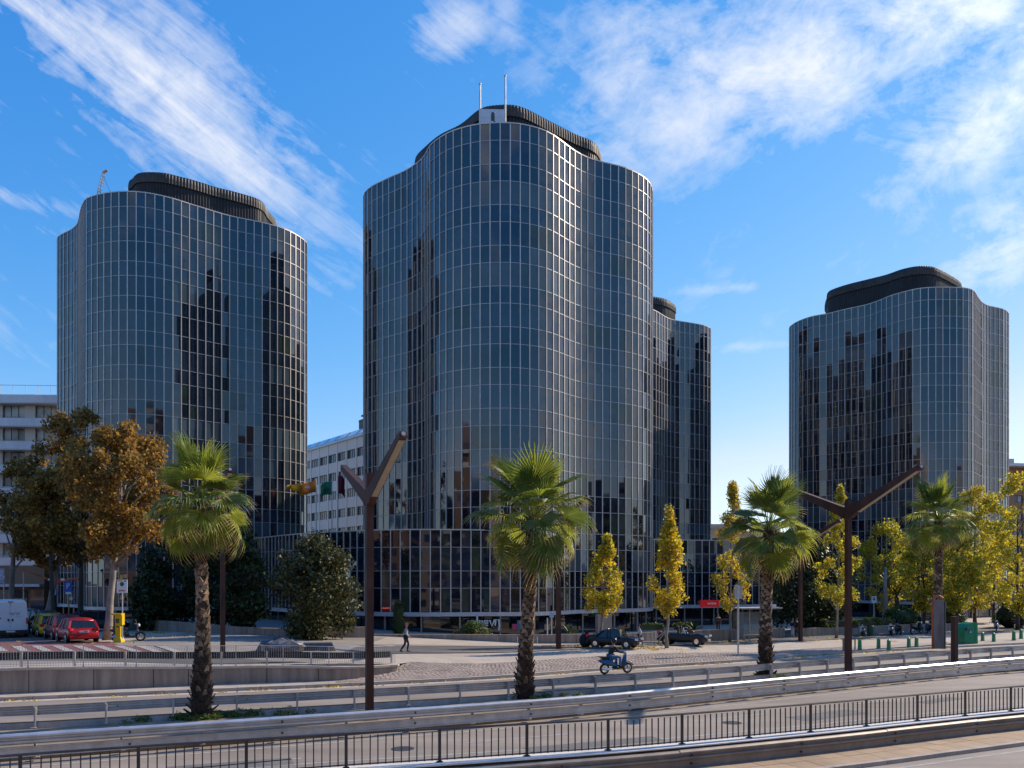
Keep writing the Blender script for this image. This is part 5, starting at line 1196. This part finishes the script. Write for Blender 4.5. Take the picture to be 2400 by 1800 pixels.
# stump, curved steel column, bottle bank, bollards
p = Vector((px2X(2237, 46), 46, .09)); T = empty('steel_post', p, R(25), 'short dark rusty square post right of the curved steel column', 'post'); MB().box((0, 0, 1.38), (.26, .26, 2.76)).build('body', M_RUST, T); MB().box((0, 0, 2.78), (.29, .29, .04)).build('cap', M_RUST, T)
p = Vector((px2X(2199, 57.5), 57.5, .14)); T = empty('steel_column', p, R(-15), 'tall grey steel column with a rounded rusty edge, right of the wide armed lamp', 'column')
q = MB(); q.prism([(-.28, -.05), (.36, -.05), (.36, .10), (-.28, .10)], 0, 3.35); q.build('panel', mat('weathered_grey_steel', (.22, .19, .18), .6, .3, .35, 1.2, stretch=(1, 1, .3), fine=.2), T)
q = MB(); q.tube([(-.34, 0, 0), (-.34, 0, 3.2), (-.30, 0, 3.45), (-.12, 0, 3.62), (.12, 0, 3.60), (.24, 0, 3.44)], .085, 10); q.build('rounded_edge', mat('red_rust_edge', (.38, .11, .06), .5, .1, .3, 2, fine=.1), T, smooth=True)
q = MB(); q.cyl((.42, .02, 0), (.42, .02, 3.3), .06, n=8); q.build('side_tube', M_GDARK, T)
p = at(2266, 1508); T = empty('bottle_bank', p, R(12), 'bright green rounded bottle bank on the right of the plaza', 'recycling container'); M_GRN = mat('green_plastic', (.012, .24, .105), .4, 0, .08, 2)
q = MB(); pr = []
for x, z in ((-.60, 0), (-.62, .45), (-.58, .85), (-.46, 1.18), (-.22, 1.44), (.08, 1.58), (.32, 1.58), (.50, 1.46), (.52, 0)): pr.append((x, z))
q.loft([[(x, y * .5, z) for x, z in pr] for y in (-1, -.9, .9, 1)]); q.build('body', M_GRN, T)
q = MB(); q.tube([(-.50, -.53, 1.1), (-.50, -.48, 1.1)], .12, 12); q.build('hole', M_PLASTIC, T, rot=None)
q = MB(); q.box((-.12, -.515, .95), (.26, .02, .32)); st_ = q.build('sticker', C_['blue'], T); q = MB(); q.blob((-.12, -.53, .88), (.07, .01, .07), 8, 5); q.build('sticker_mark', M_PLATE, st_)
q = MB(); q.box((.30, -.51, .78), (.04, .03, 1.3)); q.build('rib', M_GRN, T)
BG_ = 'small green bollards along the pavement edge'; bol = None
for px, py, lab in ((2015, 1524, 'green bollard next to the wide armed lamp, tallest top of its row'), (2059, 1520, 'second green bollard right of the wide armed lamp'), (2083, 1524, 'third green bollard right of the wide armed lamp, nearest the lane'),
                    (2130, 1518, 'left green bollard of the pair before the steel column'), (2148, 1517, 'right green bollard of the pair before the steel column'), (2303, 1502, 'green bollard just right of the bottle bank'),
                    (2329, 1504, 'second green bollard right of the bottle bank'), (2376, 1501, 'left green bollard of the pair at the right edge'), (2393, 1497, 'rightmost green bollard, cut close to the picture edge')):
    p = at(px, py)
    if bol is None:
        bol = empty('bollard', p, .3, lab, 'bollard', BG_)
        MB().box((0, 0, .33), (.19, .19, .66), 0, .86).build('post', M_GRN, bol); q = MB(); q.box((0, 0, .70), (.165, .165, .08), 0, .25); q.build('pointed_top', M_GRN, bol); MB().box((0, 0, .02), (.22, .22, .04)).build('foot', M_GRN, bol)
    else: dup(bol, p, .3 + rnd.uniform(-.2, .2), lab, None, (1, 1, rnd.uniform(.9, 1.05)))
for px, py, lab in ((1978, 1526, 'grey concrete bollard left of the wide armed lamp'), (2004, 1527, 'thin grey post right beside the wide armed lamp')):
    p = at(px, py); T = empty('post', p, 0, lab, 'post'); MB().cyl((0, 0, 0), (0, 0, .8), .10 if px < 1990 else .05, n=10).build('body', M_CONC, T); MB().cyl((0, 0, .8), (0, 0, .85), .11 if px < 1990 else .06, .04, 10).build('cap', M_CONC, T)

# ------------------------------------------------------------------ signs, machines, shelter
def pole_sign(label, base, hp, parts, name='traffic_sign', cat='sign', r=.035, rz=0):
    T = empty(name, base, rz, label, cat); MB().cyl((0, 0, 0), (0, 0, hp), r, n=8).build('pole', M_GALV2, T)
    for nm, c, d, m in parts: MB().box(c, d).build(nm, m, T)
    return T
M_SBLUE = mat('sign_blue', (.02, .09, .42), .4); M_SGREEN = mat('sign_green', (.01, .13, .08), .4); M_SRED = mat('sign_red', (.55, .02, .02), .4); M_SYEL = mat('sign_amber', (.65, .42, .08), .4)
p = at(1730, 1536); T = pole_sign('tall grey pole with two narrow grey sign backs left of the third palm', p, 4.35, [('sign_plate', (-.10, -.03, 3.95), (.26, .02, .86), M_FASC), ('sign_plate', (.16, -.03, 3.9), (.20, .02, .78), M_GALV2)], r=.055)
p = at(279, 1506); T = empty('information_sign', (p.x + .2, p.y, p.z), 0, 'white sign with green disc and red print on a pole above the yellow machine', 'sign')
MB().cyl((0, 0, 0), (0, 0, 2.95), .035, n=8).build('pole', M_FASC, T); MB().box((0, -.04, 3.35), (.62, .03, .80)).build('sign_plate', M_PLATE, T)
q = MB(); q.tube([(0, -.055, 3.48), (0, -.068, 3.48)], .125, 20); q.build('green_disc', M_SGREEN, T)
MB().box((-.14, -.058, 3.69), (.28, .01, .09)).build('amber_band', M_SYEL, T); MB().box((.19, -.058, 3.66), (.13, .01, .06)).build('dark_mark', M_INK, T)
q = MB()
for k in range(6): q.box((-.16 + k * .065, -.058, 3.09 + (.012 if k % 2 else 0)), (.042, .01, .07 if k % 3 else .11))
q.build('red_print', M_SRED, T)
T = empty('ticket_machine', p, R(-8), 'bright yellow machine with flared foot beside the plane tree trunk', 'machine'); M_Y = mat('yellow_machine_paint', (.72, .46, .008), .4, 0, .05, 2)
q = MB(); q.loft([[(-w, -d_, z), (w, -d_, z), (w, d_, z), (-w, d_, z)] for z, w, d_ in ((0, .26, .20), (.12, .25, .19), (.34, .17, .14), (.42, .165, .13), (1.60, .185, .14), (1.66, .19, .15))]); q.build('body', M_Y, T)
MB().box((-.06, -.02, 1.69), (.66, .34, .10)).build('hood', M_Y, T); MB().box((.235, -.02, 1.35), (.11, .26, .58)).build('side_box', M_Y, T)
MB().box((-.01, -.155, 1.30), (.22, .02, .26)).build('screen', M_CARGLASS, T); MB().box((-.01, -.15, .95), (.16, .02, .06)).build('slot', M_PLASTIC, T)
p = at(161, 1474); T = empty('blue_sign', p, 0, 'blue rounded parking sign with a white emblem and small round plate below, left street', 'sign')
MB().cyl((0, 0, 0), (0, 0, 3.4), .05, n=8).build('pole', mat('yellowish_pole', (.28, .25, .12), .6), T)
q = MB(); q.loft([[(x, y, z) for x, z in ((-.28, 2.95), (.28, 2.95), (.30, 3.45), (.24, 3.72), (.12, 3.84), (-.12, 3.84), (-.24, 3.72), (-.30, 3.45))] for y in (-.09, -.04)]); q.build('sign_plate', M_SBLUE, T)
q = MB(); q.tube([(-.08, -.105, 3.18), (-.08, -.105, 3.62), (.05, -.105, 3.62), (.10, -.105, 3.50), (.03, -.105, 3.40), (-.08, -.105, 3.40)], .03, 5); q.build('letter', M_PLATE, T)
MB().box((0, -.06, 2.86), (.42, .03, .16)).build('lower_plate', M_PLATE, T); q = MB(); q.tube([(.22, -.05, 2.42), (.22, -.08, 2.42)], .14, 14); q.build('round_plate', M_FASC, T)
p = at(20, 1466); T = empty('advert_panel', (p.x, p.y - 1, p.z), 0, 'pale poster panel on two posts above the white van', 'sign')
MB().box((0, -.05, 4.25), (.62, .05, 1.25)).build('poster', mat('poster_pale', (.45, .45, .52), .5, 0, .45, 4), T)
for s in (-.22, .22): MB().cyl((s, 0, 0), (s, 0, 4.2), .05, n=8).build('post', M_GALV2, T)
# red and orange awning with a forked pale trunk under it
p = at(92, 1458); T = empty('market_awning', (p.x, p.y + 3, p.z), 0, 'red and orange strung awning behind the parked cars on the left', 'awning')
q = MB(); q.loft([[(x, y, z0 + dz) for (y, dz) in ((-.3, 0), (0, .15), (.3, 0), (0, -.05))] for x, z0 in ((-3.4, 4.9), (-2.2, 4.45), (-1.0, 3.95), (0, 3.6), (1.1, 3.9), (2.2, 3.95))]); q.build('canopy', mat('red_awning_cloth', (.62, .05, .02), .7, 0, .3, 2, col2=(.75, .22, .03)), T)
q = MB(); q.loft([[(-.6, -.34, 4.0), (.5, -.34, 4.0), (0, -.34, 3.0)], [(-.6, -.30, 4.0), (.5, -.30, 4.0), (0, -.30, 3.0)]]); q.build('valance', M_SRED, T)
for xx in (-.45, .75): MB().box((xx, -.37, 3.92), (.34, .03, .2)).build('white_badge', M_PLATE, T)
q = MB(); q.prism([(-.2, -.36), (.25, -.36), (.25, -.33), (-.2, -.33)], 2.45, 3.05); q.build('blue_badge', M_SBLUE, T)
for xx in (-3.2, 2.1): MB().cyl((xx, 0, 0), (xx, 0, 4.6 if xx < 0 else 4.0), .05, n=8).build('pole', M_GALV2, T)
# bus shelter
pb = at(1762, 1502); T = empty('bus_shelter', pb, R(20), 'bus shelter with a pale roof slab and glass back behind the third palm', 'bus shelter'); M_SG = mat('shelter_glass', (.30, .34, .34), .08, 0, .1, 1, ior=1.5)
M_SG.node_tree.nodes['Principled BSDF'].inputs['Alpha'].default_value = .45
q = MB(); q.box((.45, 0, 2.62), (3.9, 1.5, .10)); q.build('roof', M_COPE, T); q = MB(); q.box((.45, 0, 2.53), (3.6, 1.3, .07)); q.build('ceiling', M_GDARK, T)
for xx in (-1.0, .15, 1.3): MB().box((xx, .5, 1.25), (.07, .07, 2.5)).build('post', M_GALV2, T)
for xx in (-.43, .72): MB().box((xx, .5, 1.35), (1.0, .02, 1.9)).build('glass_panel', M_SG, T)
MB().box((-1.0, .05, 1.3), (.03, .8, 2.0)).build('side_glass', M_SG, T)
q = MB(); q.box((.2, .2, .45), (2.0, .35, .06)); q.box((-.6, .2, .22), (.06, .3, .44)); q.box((1.0, .2, .22), (.06, .3, .44)); q.build('bench', M_LAMPLENS, T)
MB().box((2.1, 0, 2.78), (.4, .12, .24)).build('stop_sign', M_PLATE, T)
pa = at(1722, 1494); T = empty('advert_pillar', pa, R(12), 'dark poster pillar between the yellow tree and the bus shelter', 'advertising pillar')
MB().box((0, 0, 1.15), (.48, .18, 2.3)).build('frame', M_GDARK, T); MB().box((0, -.10, 1.35), (.38, .02, 1.5)).build('poster', mat('poster_dark', (.08, .07, .05), .3, 0, .6, 5, col2=(.35, .25, .08)), T)
# construction heaps beside the railing
p = at(660, 1528); r = random.Random(4)
T = empty('covered_pile', p, .3, 'grey plastic sheet over a pile of material in front of the magnolia', 'covered pile'); q = MB(); q.blob((0, 0, .28), (1.3, .7, .42), 14, 7); M_SH = mat('grey_plastic_sheet', (.10, .105, .12), .5, 0, .3, 2.5, .8, 6)
q.v = [(x + r.uniform(-.14, .14), y + r.uniform(-.1, .1), max(0, z + r.uniform(-.12, .14))) for x, y, z in q.v]; q.build('sheet', M_SH, T); MB().box((0, 0, .2), (2.2, .9, .4)).build('pallet', M_STUB, T)
p = at(745, 1524); T = empty('covered_pile', p, .2, 'low dark boxes under a sheet behind the street railing, right of the larger pile', 'covered pile'); q = MB(); q.box((0, 0, .22), (2.0, .9, .44), 0, .8)
q.build('sheet', M_SH, T); MB().box((-.5, -.55, .14), (.8, .15, .28)).build('crate', M_BARKD, T); MB().box((.7, -.56, .15), (.4, .12, .22)).build('crate', M_STUB, T)
# red shop sign, posters and entrance details along the podium
T = empty('shop_sign', (px2X(1664, 81), 81, 0), R(8), 'red illuminated shop sign with white lettering over the entrance', 'sign'); MB().box((0, 0, 2.55), (1.95, .18, .66)).build('panel', mat('red_sign_panel', (.62, .015, .02), .35, emit=(.8, .02, .02, .12)), T)
q = MB(); x = -.2
for k, w in enumerate((.13, .08, .10, .13, .08, .12)): q.box((x, -.10, 2.55), (w, .02, .17)); q.cur = 0; x += w / 2 + .09
q.build('lettering', M_PLATE, T)
for s in (-.8, .8): MB().box((s, .05, 1.1), (.10, .10, 2.3)).build('post', M_TRAN, T)
q = None
T = empty('graffiti_panel', (px2X(1145, 69.6), 69.6, 0), R(0), 'white looping graffiti letters behind the dome bush on the ground floor glass', 'graffiti'); q = MB()
for dx, pts in ((-.95, [(0, 0), (0, .9)]), (-.75, [(0, .1), (.0, .55), (.22, .5), (.25, .05)]), (-.35, [(.3, .1), (.0, .15), (.02, .5), (.3, .5), (.28, .3), (.0, .3)]), (.1, [(0, .55), (.18, .05), (.4, .6)]), (.55, [(0, .1), (.05, .6), (.3, .6), (.35, .1), (.3, -.3)])):
    q.tube([(dx + a, 0, .95 + b_) for a, b_ in pts], .075, 6)
q.build('letters', M_PLATE, T); MB().box((-1.35, .02, 1.15), (.75, .02, .7)).build('blue_patch', C_['blue'], T)
T = empty('poster', (px2X(1222, 69.4), 69.4, 0), 0, 'blue and pink poster left of the second palm trunk behind the planter wall', 'poster'); MB().box((0, 0, 1.1), (.7, .03, .8)).build('blue_sheet', C_['blue'], T); MB().box((-.55, 0, .95), (.45, .03, .5)).build('pink_sheet', mat('pink_paper', (.35, .05, .10), .7), T); MB().box((0, -.02, 1.35), (.3, .02, .3), ry=.6).build('orange_mark', C_['orange'], T)
T = empty('entrance_pier', (px2X(1415, 73), 73, 0), R(30), 'plain grey concrete pier in the ground floor left of the entrance columns', 'pier'); MB().box((0, 0, .85), (1.5, .4, 1.95)).build('slab', M_PAVE2, T)
T = empty('notice_sign', (px2X(1293, 66), 66, .5), 0, 'small pale sign on a post left of the rear lamp pole', 'sign'); MB().cyl((0, 0, 0), (0, 0, 1.5), .04, n=8).build('post', M_FASC, T); MB().box((0, -.04, 1.6), (.34, .03, .42)).build('plate', mat('pale_blue_plate', (.35, .45, .62), .5), T); MB().box((-.33, 0, .7), (.10, .06, 1.3)).build('white_strip', M_PLATE, T)
T = empty('notice_sign', (px2X(2048, 82), 82, -.1), 0, 'small white square sign on a thin post in front of the right tower', 'sign'); MB().cyl((0, 0, 0), (0, 0, 3.3), .04, n=8).build('post', M_GALV2, T); MB().box((0, -.04, 3.0), (.50, .03, .66)).build('plate', M_PLATE, T); q = MB(); q.box((0, -.06, 3.0), (.3, .01, .08)); q.box((0, -.06, 3.15), (.1, .01, .2)); q.build('marks', M_INK, T)
# flags
def flag(label, px, py, Yd, w, h, m, rz, foot, mark=None, tri=False, pole=True, seed=1):
    xx = px2X(px, Yd); zt = zat(py, Yd); T = empty('flag', (xx, Yd, foot), rz, label, 'flag', 'flags flying between the two towers'); L = zt - foot
    if pole: MB().cyl((0, 0, 0), (0, 0, L + .25), .06, .04, 8).build('flagpole', M_FASC, T)
    q = MB(); rings = []
    for k in range(13):
        t = k / 12; x = -w * t; y = .18 * math.sin(t * 9 + seed) * (.3 + t); dr = -h * .30 * t * t + .07 * math.sin(t * 7 + seed); hh = h * (1 - t * .72 if tri else 1.0)
        rings.append([(x, y, L + dr), (x + .02, y + .03, L + dr - hh * .5), (x, y, L + dr - hh), (x, y + .012, L + dr - hh), (x + .02, y + .042, L + dr - hh * .5), (x, y + .012, L + dr)])
    q.loft(rings); q.build('cloth', m, T, smooth=True)
    if mark: q = MB(); q.blob((-w * .5, -.12, L - h * .55), (.30, .04, .16), 10, 5); q.build('emblem', mark, T)
    return T
FY = 88.0; RFZ = 8.9
flag('yellow pennant flag flying farthest left between the towers', 706, 1133, FY, 1.6, 1.0, mat('flag_yellow', (.55, .36, .03), .8, transl=.3), 0, RFZ, tri=True, seed=2, pole=False)
flag('orange flag with pale bird shaped emblem between the towers', 741, 1128, FY, 1.75, 1.20, mat('flag_orange', (.58, .26, .03), .8, transl=.3), 0, RFZ, mark=M_FASC, seed=1)
flag('green flag with a small red mark between the towers', 778, 1128, FY, 1.25, 1.35, mat('flag_green', (.03, .25, .13), .8, transl=.3), 0, RFZ, mark=C_['brown'], seed=4)
flag('dark maroon flag on the tallest white pole between the towers', 792, 1112, FY, .7, 1.9, mat('flag_maroon', (.20, .02, .045), .8, transl=.3), R(180), RFZ, seed=3)
# rest of small things on the plaza
for k, (px, py, lab) in enumerate([(1372, 1517, 'dark cloth covered object leaning against the leaning yellow tree'), (1540, 1512, 'grey metal frame stand left of the black convertible')]):
    p = at(px, py); T = empty('street_object', p, 0, lab, 'bundle' if k == 0 else 'stand')
    if k == 0: q = MB(); q.blob((0, 0, .45), (.42, .3, .5), 10, 6); q.build('body', C_['black'], T); MB().box((.1, 0, .95), (.3, .2, .3), 0, .5).build('top', C_['black'], T)
    else:
        q = MB(); q.tube([(-.35, 0, 0), (-.35, 0, .95), (-.1, 0, .95), (-.1, 0, .1)], .025, 5); q.tube([(-.3, 0, .3), (.5, 0, .9)], .03, 5); q.build('frame', M_GALV2, T); q = MB(); q.tube([(.05, 0, 0), (.2, 0, .45), (.55, 0, .85)], .05, 6); q.build('strut', M_STUB, T)
# ------------------------------------------------------------------ buildings round about
M_OFFW = mat('pale_office_render', (.56, .53, .50), .8, 0, .05, .25, fine=.03)
M_OFFP = mat('office_pilaster', (.62, .57, .50), .8, 0, .06, .3)
M_WIN = mat('office_window_glass', (.035, .05, .06), .05, 0, .5, .3, ior=1.6, rand=.4)
M_BLIND = mat('window_blind', (.38, .36, .33), .7, 0, .2, 1.5)
M_FRAME = mat('dark_window_frame', (.05, .05, .055), .5, 0, .2, 2)
def facade(T, A, Bp, z0, z1, floor, bay, win, sill, m_wall, m_pil=None, depth=8.0, pil=.5, panes=3, minz=0, seed=1, skip=None, glass=None):
    """front from A to B (plan points): wall slab pieces between windows, each window a part with its frame and panes"""
    A = np.array(A, float); Bp = np.array(Bp, float); d = Bp - A; L = float(np.hypot(*d)); u = d / L; n_ = np.array((u[1], -u[0])); ang = math.atan2(u[1], u[0]); rr = random.Random(seed)
    if n_ @ (-(A + Bp) / 2) < 0: n_ = -n_
    def P(s, o): return A + u * s + n_ * o
    nb = int(round(L / bay)); bay = L / nb; nf = int((z1 - z0) / floor)
    q = MB(); c = P(L / 2, -depth / 2 - .35); q.box((c[0], c[1], (z0 + z1) / 2), (L, depth, z1 - z0), ang); q.build('wall_core', m_wall, T, world=True)
    bm = MB(); bm.box((0, 0, 0), (L, .35, floor - win)); me = bm.mesh('spandrel', m_wall)
    wd = bay - pil
    fr = MB(); fr.box((0, 0, win / 2 - .04), (wd, .10, .08)); fr.box((0, 0, -win / 2 + .04), (wd, .10, .08))
    for k in range(panes + 1): fr.box((-wd / 2 + .04 + k * (wd - .08) / panes, 0, 0), (.07, .10, win - .16))
    frm = fr.mesh('window', M_FRAME); pb = MB(); pb.box((0, 0, 0), ((wd - .1) / panes - .08, .03, win - .18)); pm_ = pb.mesh('pane', glass or M_WIN); pb = MB(); pb.box((0, 0, 0), ((wd - .1) / panes - .08, .03, win - .18)); pbl = pb.mesh('pane', M_BLIND)
    pl = MB(); pl.box((0, 0, 0), (pil, .42, z1 - z0)); plm = pl.mesh('pilaster', m_pil or m_wall)
    def put(name, me_, s, o, z, parent=None):
        c = P(s, o); return link(name, me_, T, (c[0] - T.location.x, c[1] - T.location.y, z), (0, 0, ang))
    for f in range(nf + 1):
        zt = z1 - f * floor
        put('spandrel', me, L / 2, -.175, zt - (floor - win) / 2)
        if f == nf: break
        zc = zt - (floor - win) - win / 2
        if zc < minz: continue
        for b_ in range(nb):
            if skip and skip(b_, f): continue
            w_ = put('window', frm, (b_ + .5) * bay, -.22, zc)
            for k in range(panes):
                o = link('pane', pbl if rr.random() < .16 else pm_, w_, (-wd / 2 + .04 + (k + .5) * (wd - .08) / panes, .01 * (1 if n_[1] < 0 else -1), 0))
    for b_ in range(nb + 1): put('pilaster', plm, b_ * bay, -.13, (z0 + z1) / 2)
# pale office block between the left and central towers
T = empty('office_building', (-33, 150, 0), 0, 'pale office block with ribbon windows seen between the left and central towers', 'building')
OA, OB = (-47.4, 166.0), (-21.2, 131.6)
facade(T, OA, OB, -1, 28.1, 3.2, 3.55, 1.45, .9, M_OFFW, M_OFFP, 14, .45, 4, minz=12)
u = np.array(OB) - np.array(OA); Lq = float(np.hypot(*u)); u /= Lq; nq = np.array((u[1], -u[0])); nq = nq if nq @ np.array((0, -1)) > 0 else -nq; ang = math.atan2(u[1], u[0])
q = MB(); rings = []
for s in (0, Lq): rings.append([(*(np.array(OA) + u * s + nq * .3), 28.1), (*(np.array(OA) + u * s + nq * .3), 28.45), (*(np.array(OA) + u * s - nq * 1.0), 29.6), (*(np.array(OA) + u * s - nq * 2.0), 28.1)])
q.loft(rings); q.build('sloping_roof_glazing', mat('roof_glazing', (.30, .36, .42), .15, .3, .2, .5), T, world=True)
k = 0
for s0 in np.arange(1, Lq - 3, 4.0):
    c = np.array(OA) + u * (s0 + 1.5) - nq * .35; q = MB(); q.box((c[0], c[1], 29.08), (3.4, 1.55, .06), ang, rx=R(42) if nq[1] < 0 else -R(42)); q.build('roof_pane', mat('bright_roof_pane', (.55, .60, .66), .06, .6, .1, .5), T, world=True)
c = np.array(OA) + u * (Lq - 5.5) - nq * 4; q = MB(); q.box((c[0], c[1], 30.3), (7.5, 5, 2.2), ang); q.build('roof_house', M_GDARK, T, world=True)
for dz, dw in ((1.9, 7.8), (2.6, 6.0)): q = MB(); q.box((c[0] + .2, c[1], 29.6 + dz), (dw, 5.4, .22), ang, ry=-.08); q.build('roof_slat', M_RIB2, T, world=True)
c = np.array(OA) + u * 13 - nq * 6; q = MB(); q.box((c[0], c[1], 29.6), (6.0, 5, 1.8), ang); q.build('roof_house', M_RIB2, T, world=True)
# white apartment block at the far left with continuous balconies
T = empty('apartment_building', (-68, 116, 0), 0, 'white apartment block with long balconies at the far left edge', 'building')
A0, B0, zt = (-92, 108.0), (-58.8, 109.5), 29.0
facade(T, A0, B0, 0, zt, 3.0, 4.1, 1.9, .6, M_OFFW, M_OFFP, 12, 1.3, 3, minz=11, seed=4, glass=mat('curtained_window', (.30, .31, .29), .2, 0, .5, .5, rand=.4))
for f in range(9):
    z = zt - 3.0 * f - .35
    q = MB(); q.box((-75.4, 107.4, z - .50), (33.2, .14, 1.0), math.atan2(1.5, 33.2)); q.build('balcony_front', mat('white_balcony_render', (.66, .66, .68), .8, 0, .10, .8, stretch=(1, 1, .3)), T, world=True)
    q = MB(); q.box((-75.4, 108.1, z - 1.02), (33.2, 1.6, .16), math.atan2(1.5, 33.2)); q.build('balcony_floor', M_OFFW, T, world=True)
q = MB()
for x in np.arange(-92, -58.8, 1.6): q.box((x, 107.4 + (x + 92) * .045, zt + .55), (.05, .05, 1.0))
q.build('roof_railing_posts', M_GALV2, T, world=True)['kind'] = 'stuff'
q = MB(); q.tube([(-92, 107.0, zt + 1.0), (-58.8, 108.6, zt + 1.0)], .04, 5); q.build('roof_railing', M_GALV2, T, world=True)
# brown block at the right edge
T = empty('apartment_building', (97, 150, 0), 0, 'brown brick block with flat cornice and chimneys at the right edge', 'building'); M_BRN = mat('brown_brick_render', (.30, .165, .095), .85, 0, .12, .4, fine=.06)
facade(T, (89.0, 150), (118, 156), 0, 24.8, 3.1, 4.2, 1.3, .9, M_BRN, None, 14, 2.4, 2, minz=8, seed=9)
q = MB(); q.box((103, 152.2, 25.1), (31, 3.0, .5), math.atan2(6, 29)); q.build('cornice', M_FASC, T, world=True)
for x, h_ in ((91.5, 1.6), (95.3, 2.8), (99, 1.2)): q = MB(); q.box((x, 154, 25.3 + h_ / 2), (1.2, 1.2, h_)); q.build('chimney', M_OFFP, T, world=True)
# pale low building glimpsed right of the rear tower
T = empty('low_building', (39, 165, 0), 0, 'pale cream building glimpsed between the rear tower and the third palm', 'building'); facade(T, (34, 165), (52, 165), 0, 14.6, 3.0, 4.2, 1.3, .9, M_OFFP, None, 10, 2.0, 2, minz=6, seed=12)
q = MB(); q.box((43, 160, 14.8), (18.6, 11, .4)); q.build('roof_slab', M_FASC, T, world=True)
T = empty('low_building', (-75, 92, 0), 0, 'shop front with a dark canopy behind the van and awning on the left', 'building'); q = MB(); q.box((-72, 96, 3.2), (40, 6, 6.4)); q.build('wall', M_BRN, T, world=True)
q = MB(); q.box((-60, 92.6, 4.2), (16, 1.2, .3)); q.build('canopy', M_FASC, T, world=True)
for k in range(8): q = MB(); q.box((-66 + k * 1.9, 92.9, 2.0), (1.5, .1, 3.4)); q.build('shop_window', GLASS[1], T, world=True)
# neighbours across the avenue, seen only as reflections in the glass
M_TAN = mat('tan_tower_render', (.48, .36, .25), .8, 0, .1, .3); M_BROWN2 = mat('dark_brown_tower_render', (.20, .13, .09), .8, 0, .1, .3)
RG = 'apartment blocks across the avenue seen as reflections in the glass'
def block(label, x, y, w, d, h, m, rz=0, step=True, seed=0):
    rr = random.Random(seed); T = empty('apartment_block', (x, y, -.5), rz, label, 'building', RG)
    MB().box((0, 0, h / 2), (w, d, h)).build('wall', m, T)
    if step: MB().box((w * .12, 0, h + 1.6), (w * .45, d * .6, 3.2)).build('roof_house', m, T); MB().box((-w * .3, 0, h + .8), (w * .18, d * .3, 1.6)).build('water_tank', M_CONC, T)
    wb = MB(); bb = MB(); nf = int(h / 3.1); nb = max(2, int(w / 3.4))
    for f in range(nf):
        for b_ in range(nb):
            xx = -w / 2 + (b_ + .5) * w / nb; zz = 2.2 + f * 3.1
            wb.box((xx, d / 2 + .03, zz), (1.5, .06, 1.5))
            if b_ % 3 == 1: bb.box((xx, d / 2 + .6, zz - .9), (2.6, 1.2, .95))
    wb.build('windows', M_FRAME, T)['kind'] = 'stuff'
    if bb.v: bb.build('balconies', M_OFFP if m is not M_OFFW else m, T)['kind'] = 'stuff'
    return T
block('tan apartment block mirrored in the central tower', -26, -46, 16, 14, 30, M_TAN, .2, seed=1)
block('dark brown slab block mirrored in the left tower', -62, -38, 20, 14, 44, M_BROWN2, -.3, seed=2)
block('slim pale tower block mirrored in the central tower', 14, -60, 12, 12, 38, M_OFFP, 0, seed=3)
block('dark tower block mirrored in the right tower', 60, -34, 18, 14, 46, M_BROWN2, .35, seed=4)
block('tan stepped tower mirrored in the right tower', 92, -8, 16, 14, 38, M_TAN, .7, seed=5)
block('long low brown block mirrored in the podium glass', -4, -78, 60, 12, 20, M_BROWN2, 0, seed=6)
block('brown tower block mirrored in the left flank of the central tower', -105, -10, 18, 14, 40, M_BROWN2, -.8, seed=7)
block('tan block mirrored in the right flank of the central tower', 118, 34, 14, 18, 26, M_TAN, 1.2, seed=8)
M_DK3 = mat('umber_block_render', (.11, .075, .055), .8, 0, .15, .3)
for k, (x, y, w, h, m_, rz, lab) in enumerate([(-52, -70, 34, 27, M_DK3, -.25, 'umber block at the south west mirrored low in the left tower'), (48, -72, 36, 25, M_DK3, .2, 'umber block at the south east mirrored low in the right tower'), (-98, -46, 40, 30, M_DK3, -.7, 'dark block on the far west side of the avenue'),
        (96, -48, 40, 28, M_DK3, .7, 'dark block on the far east side of the avenue'), (-128, 22, 40, 28, M_BROWN2, -1.45, 'dark brown block beyond the left edge of the view'), (136, 4, 36, 27, M_DK3, 1.3, 'umber block beyond the right edge of the view'), (0, -58, 16, 26, M_DK3, 0, 'umber tower block directly behind the viewpoint')]):
    block(lab, x, y, w, 12, h, m_, rz, seed=20 + k)
block('pale block mirrored in the right tower glass', 36, -80, 16, 14, 50, M_OFFW, .1, seed=9)
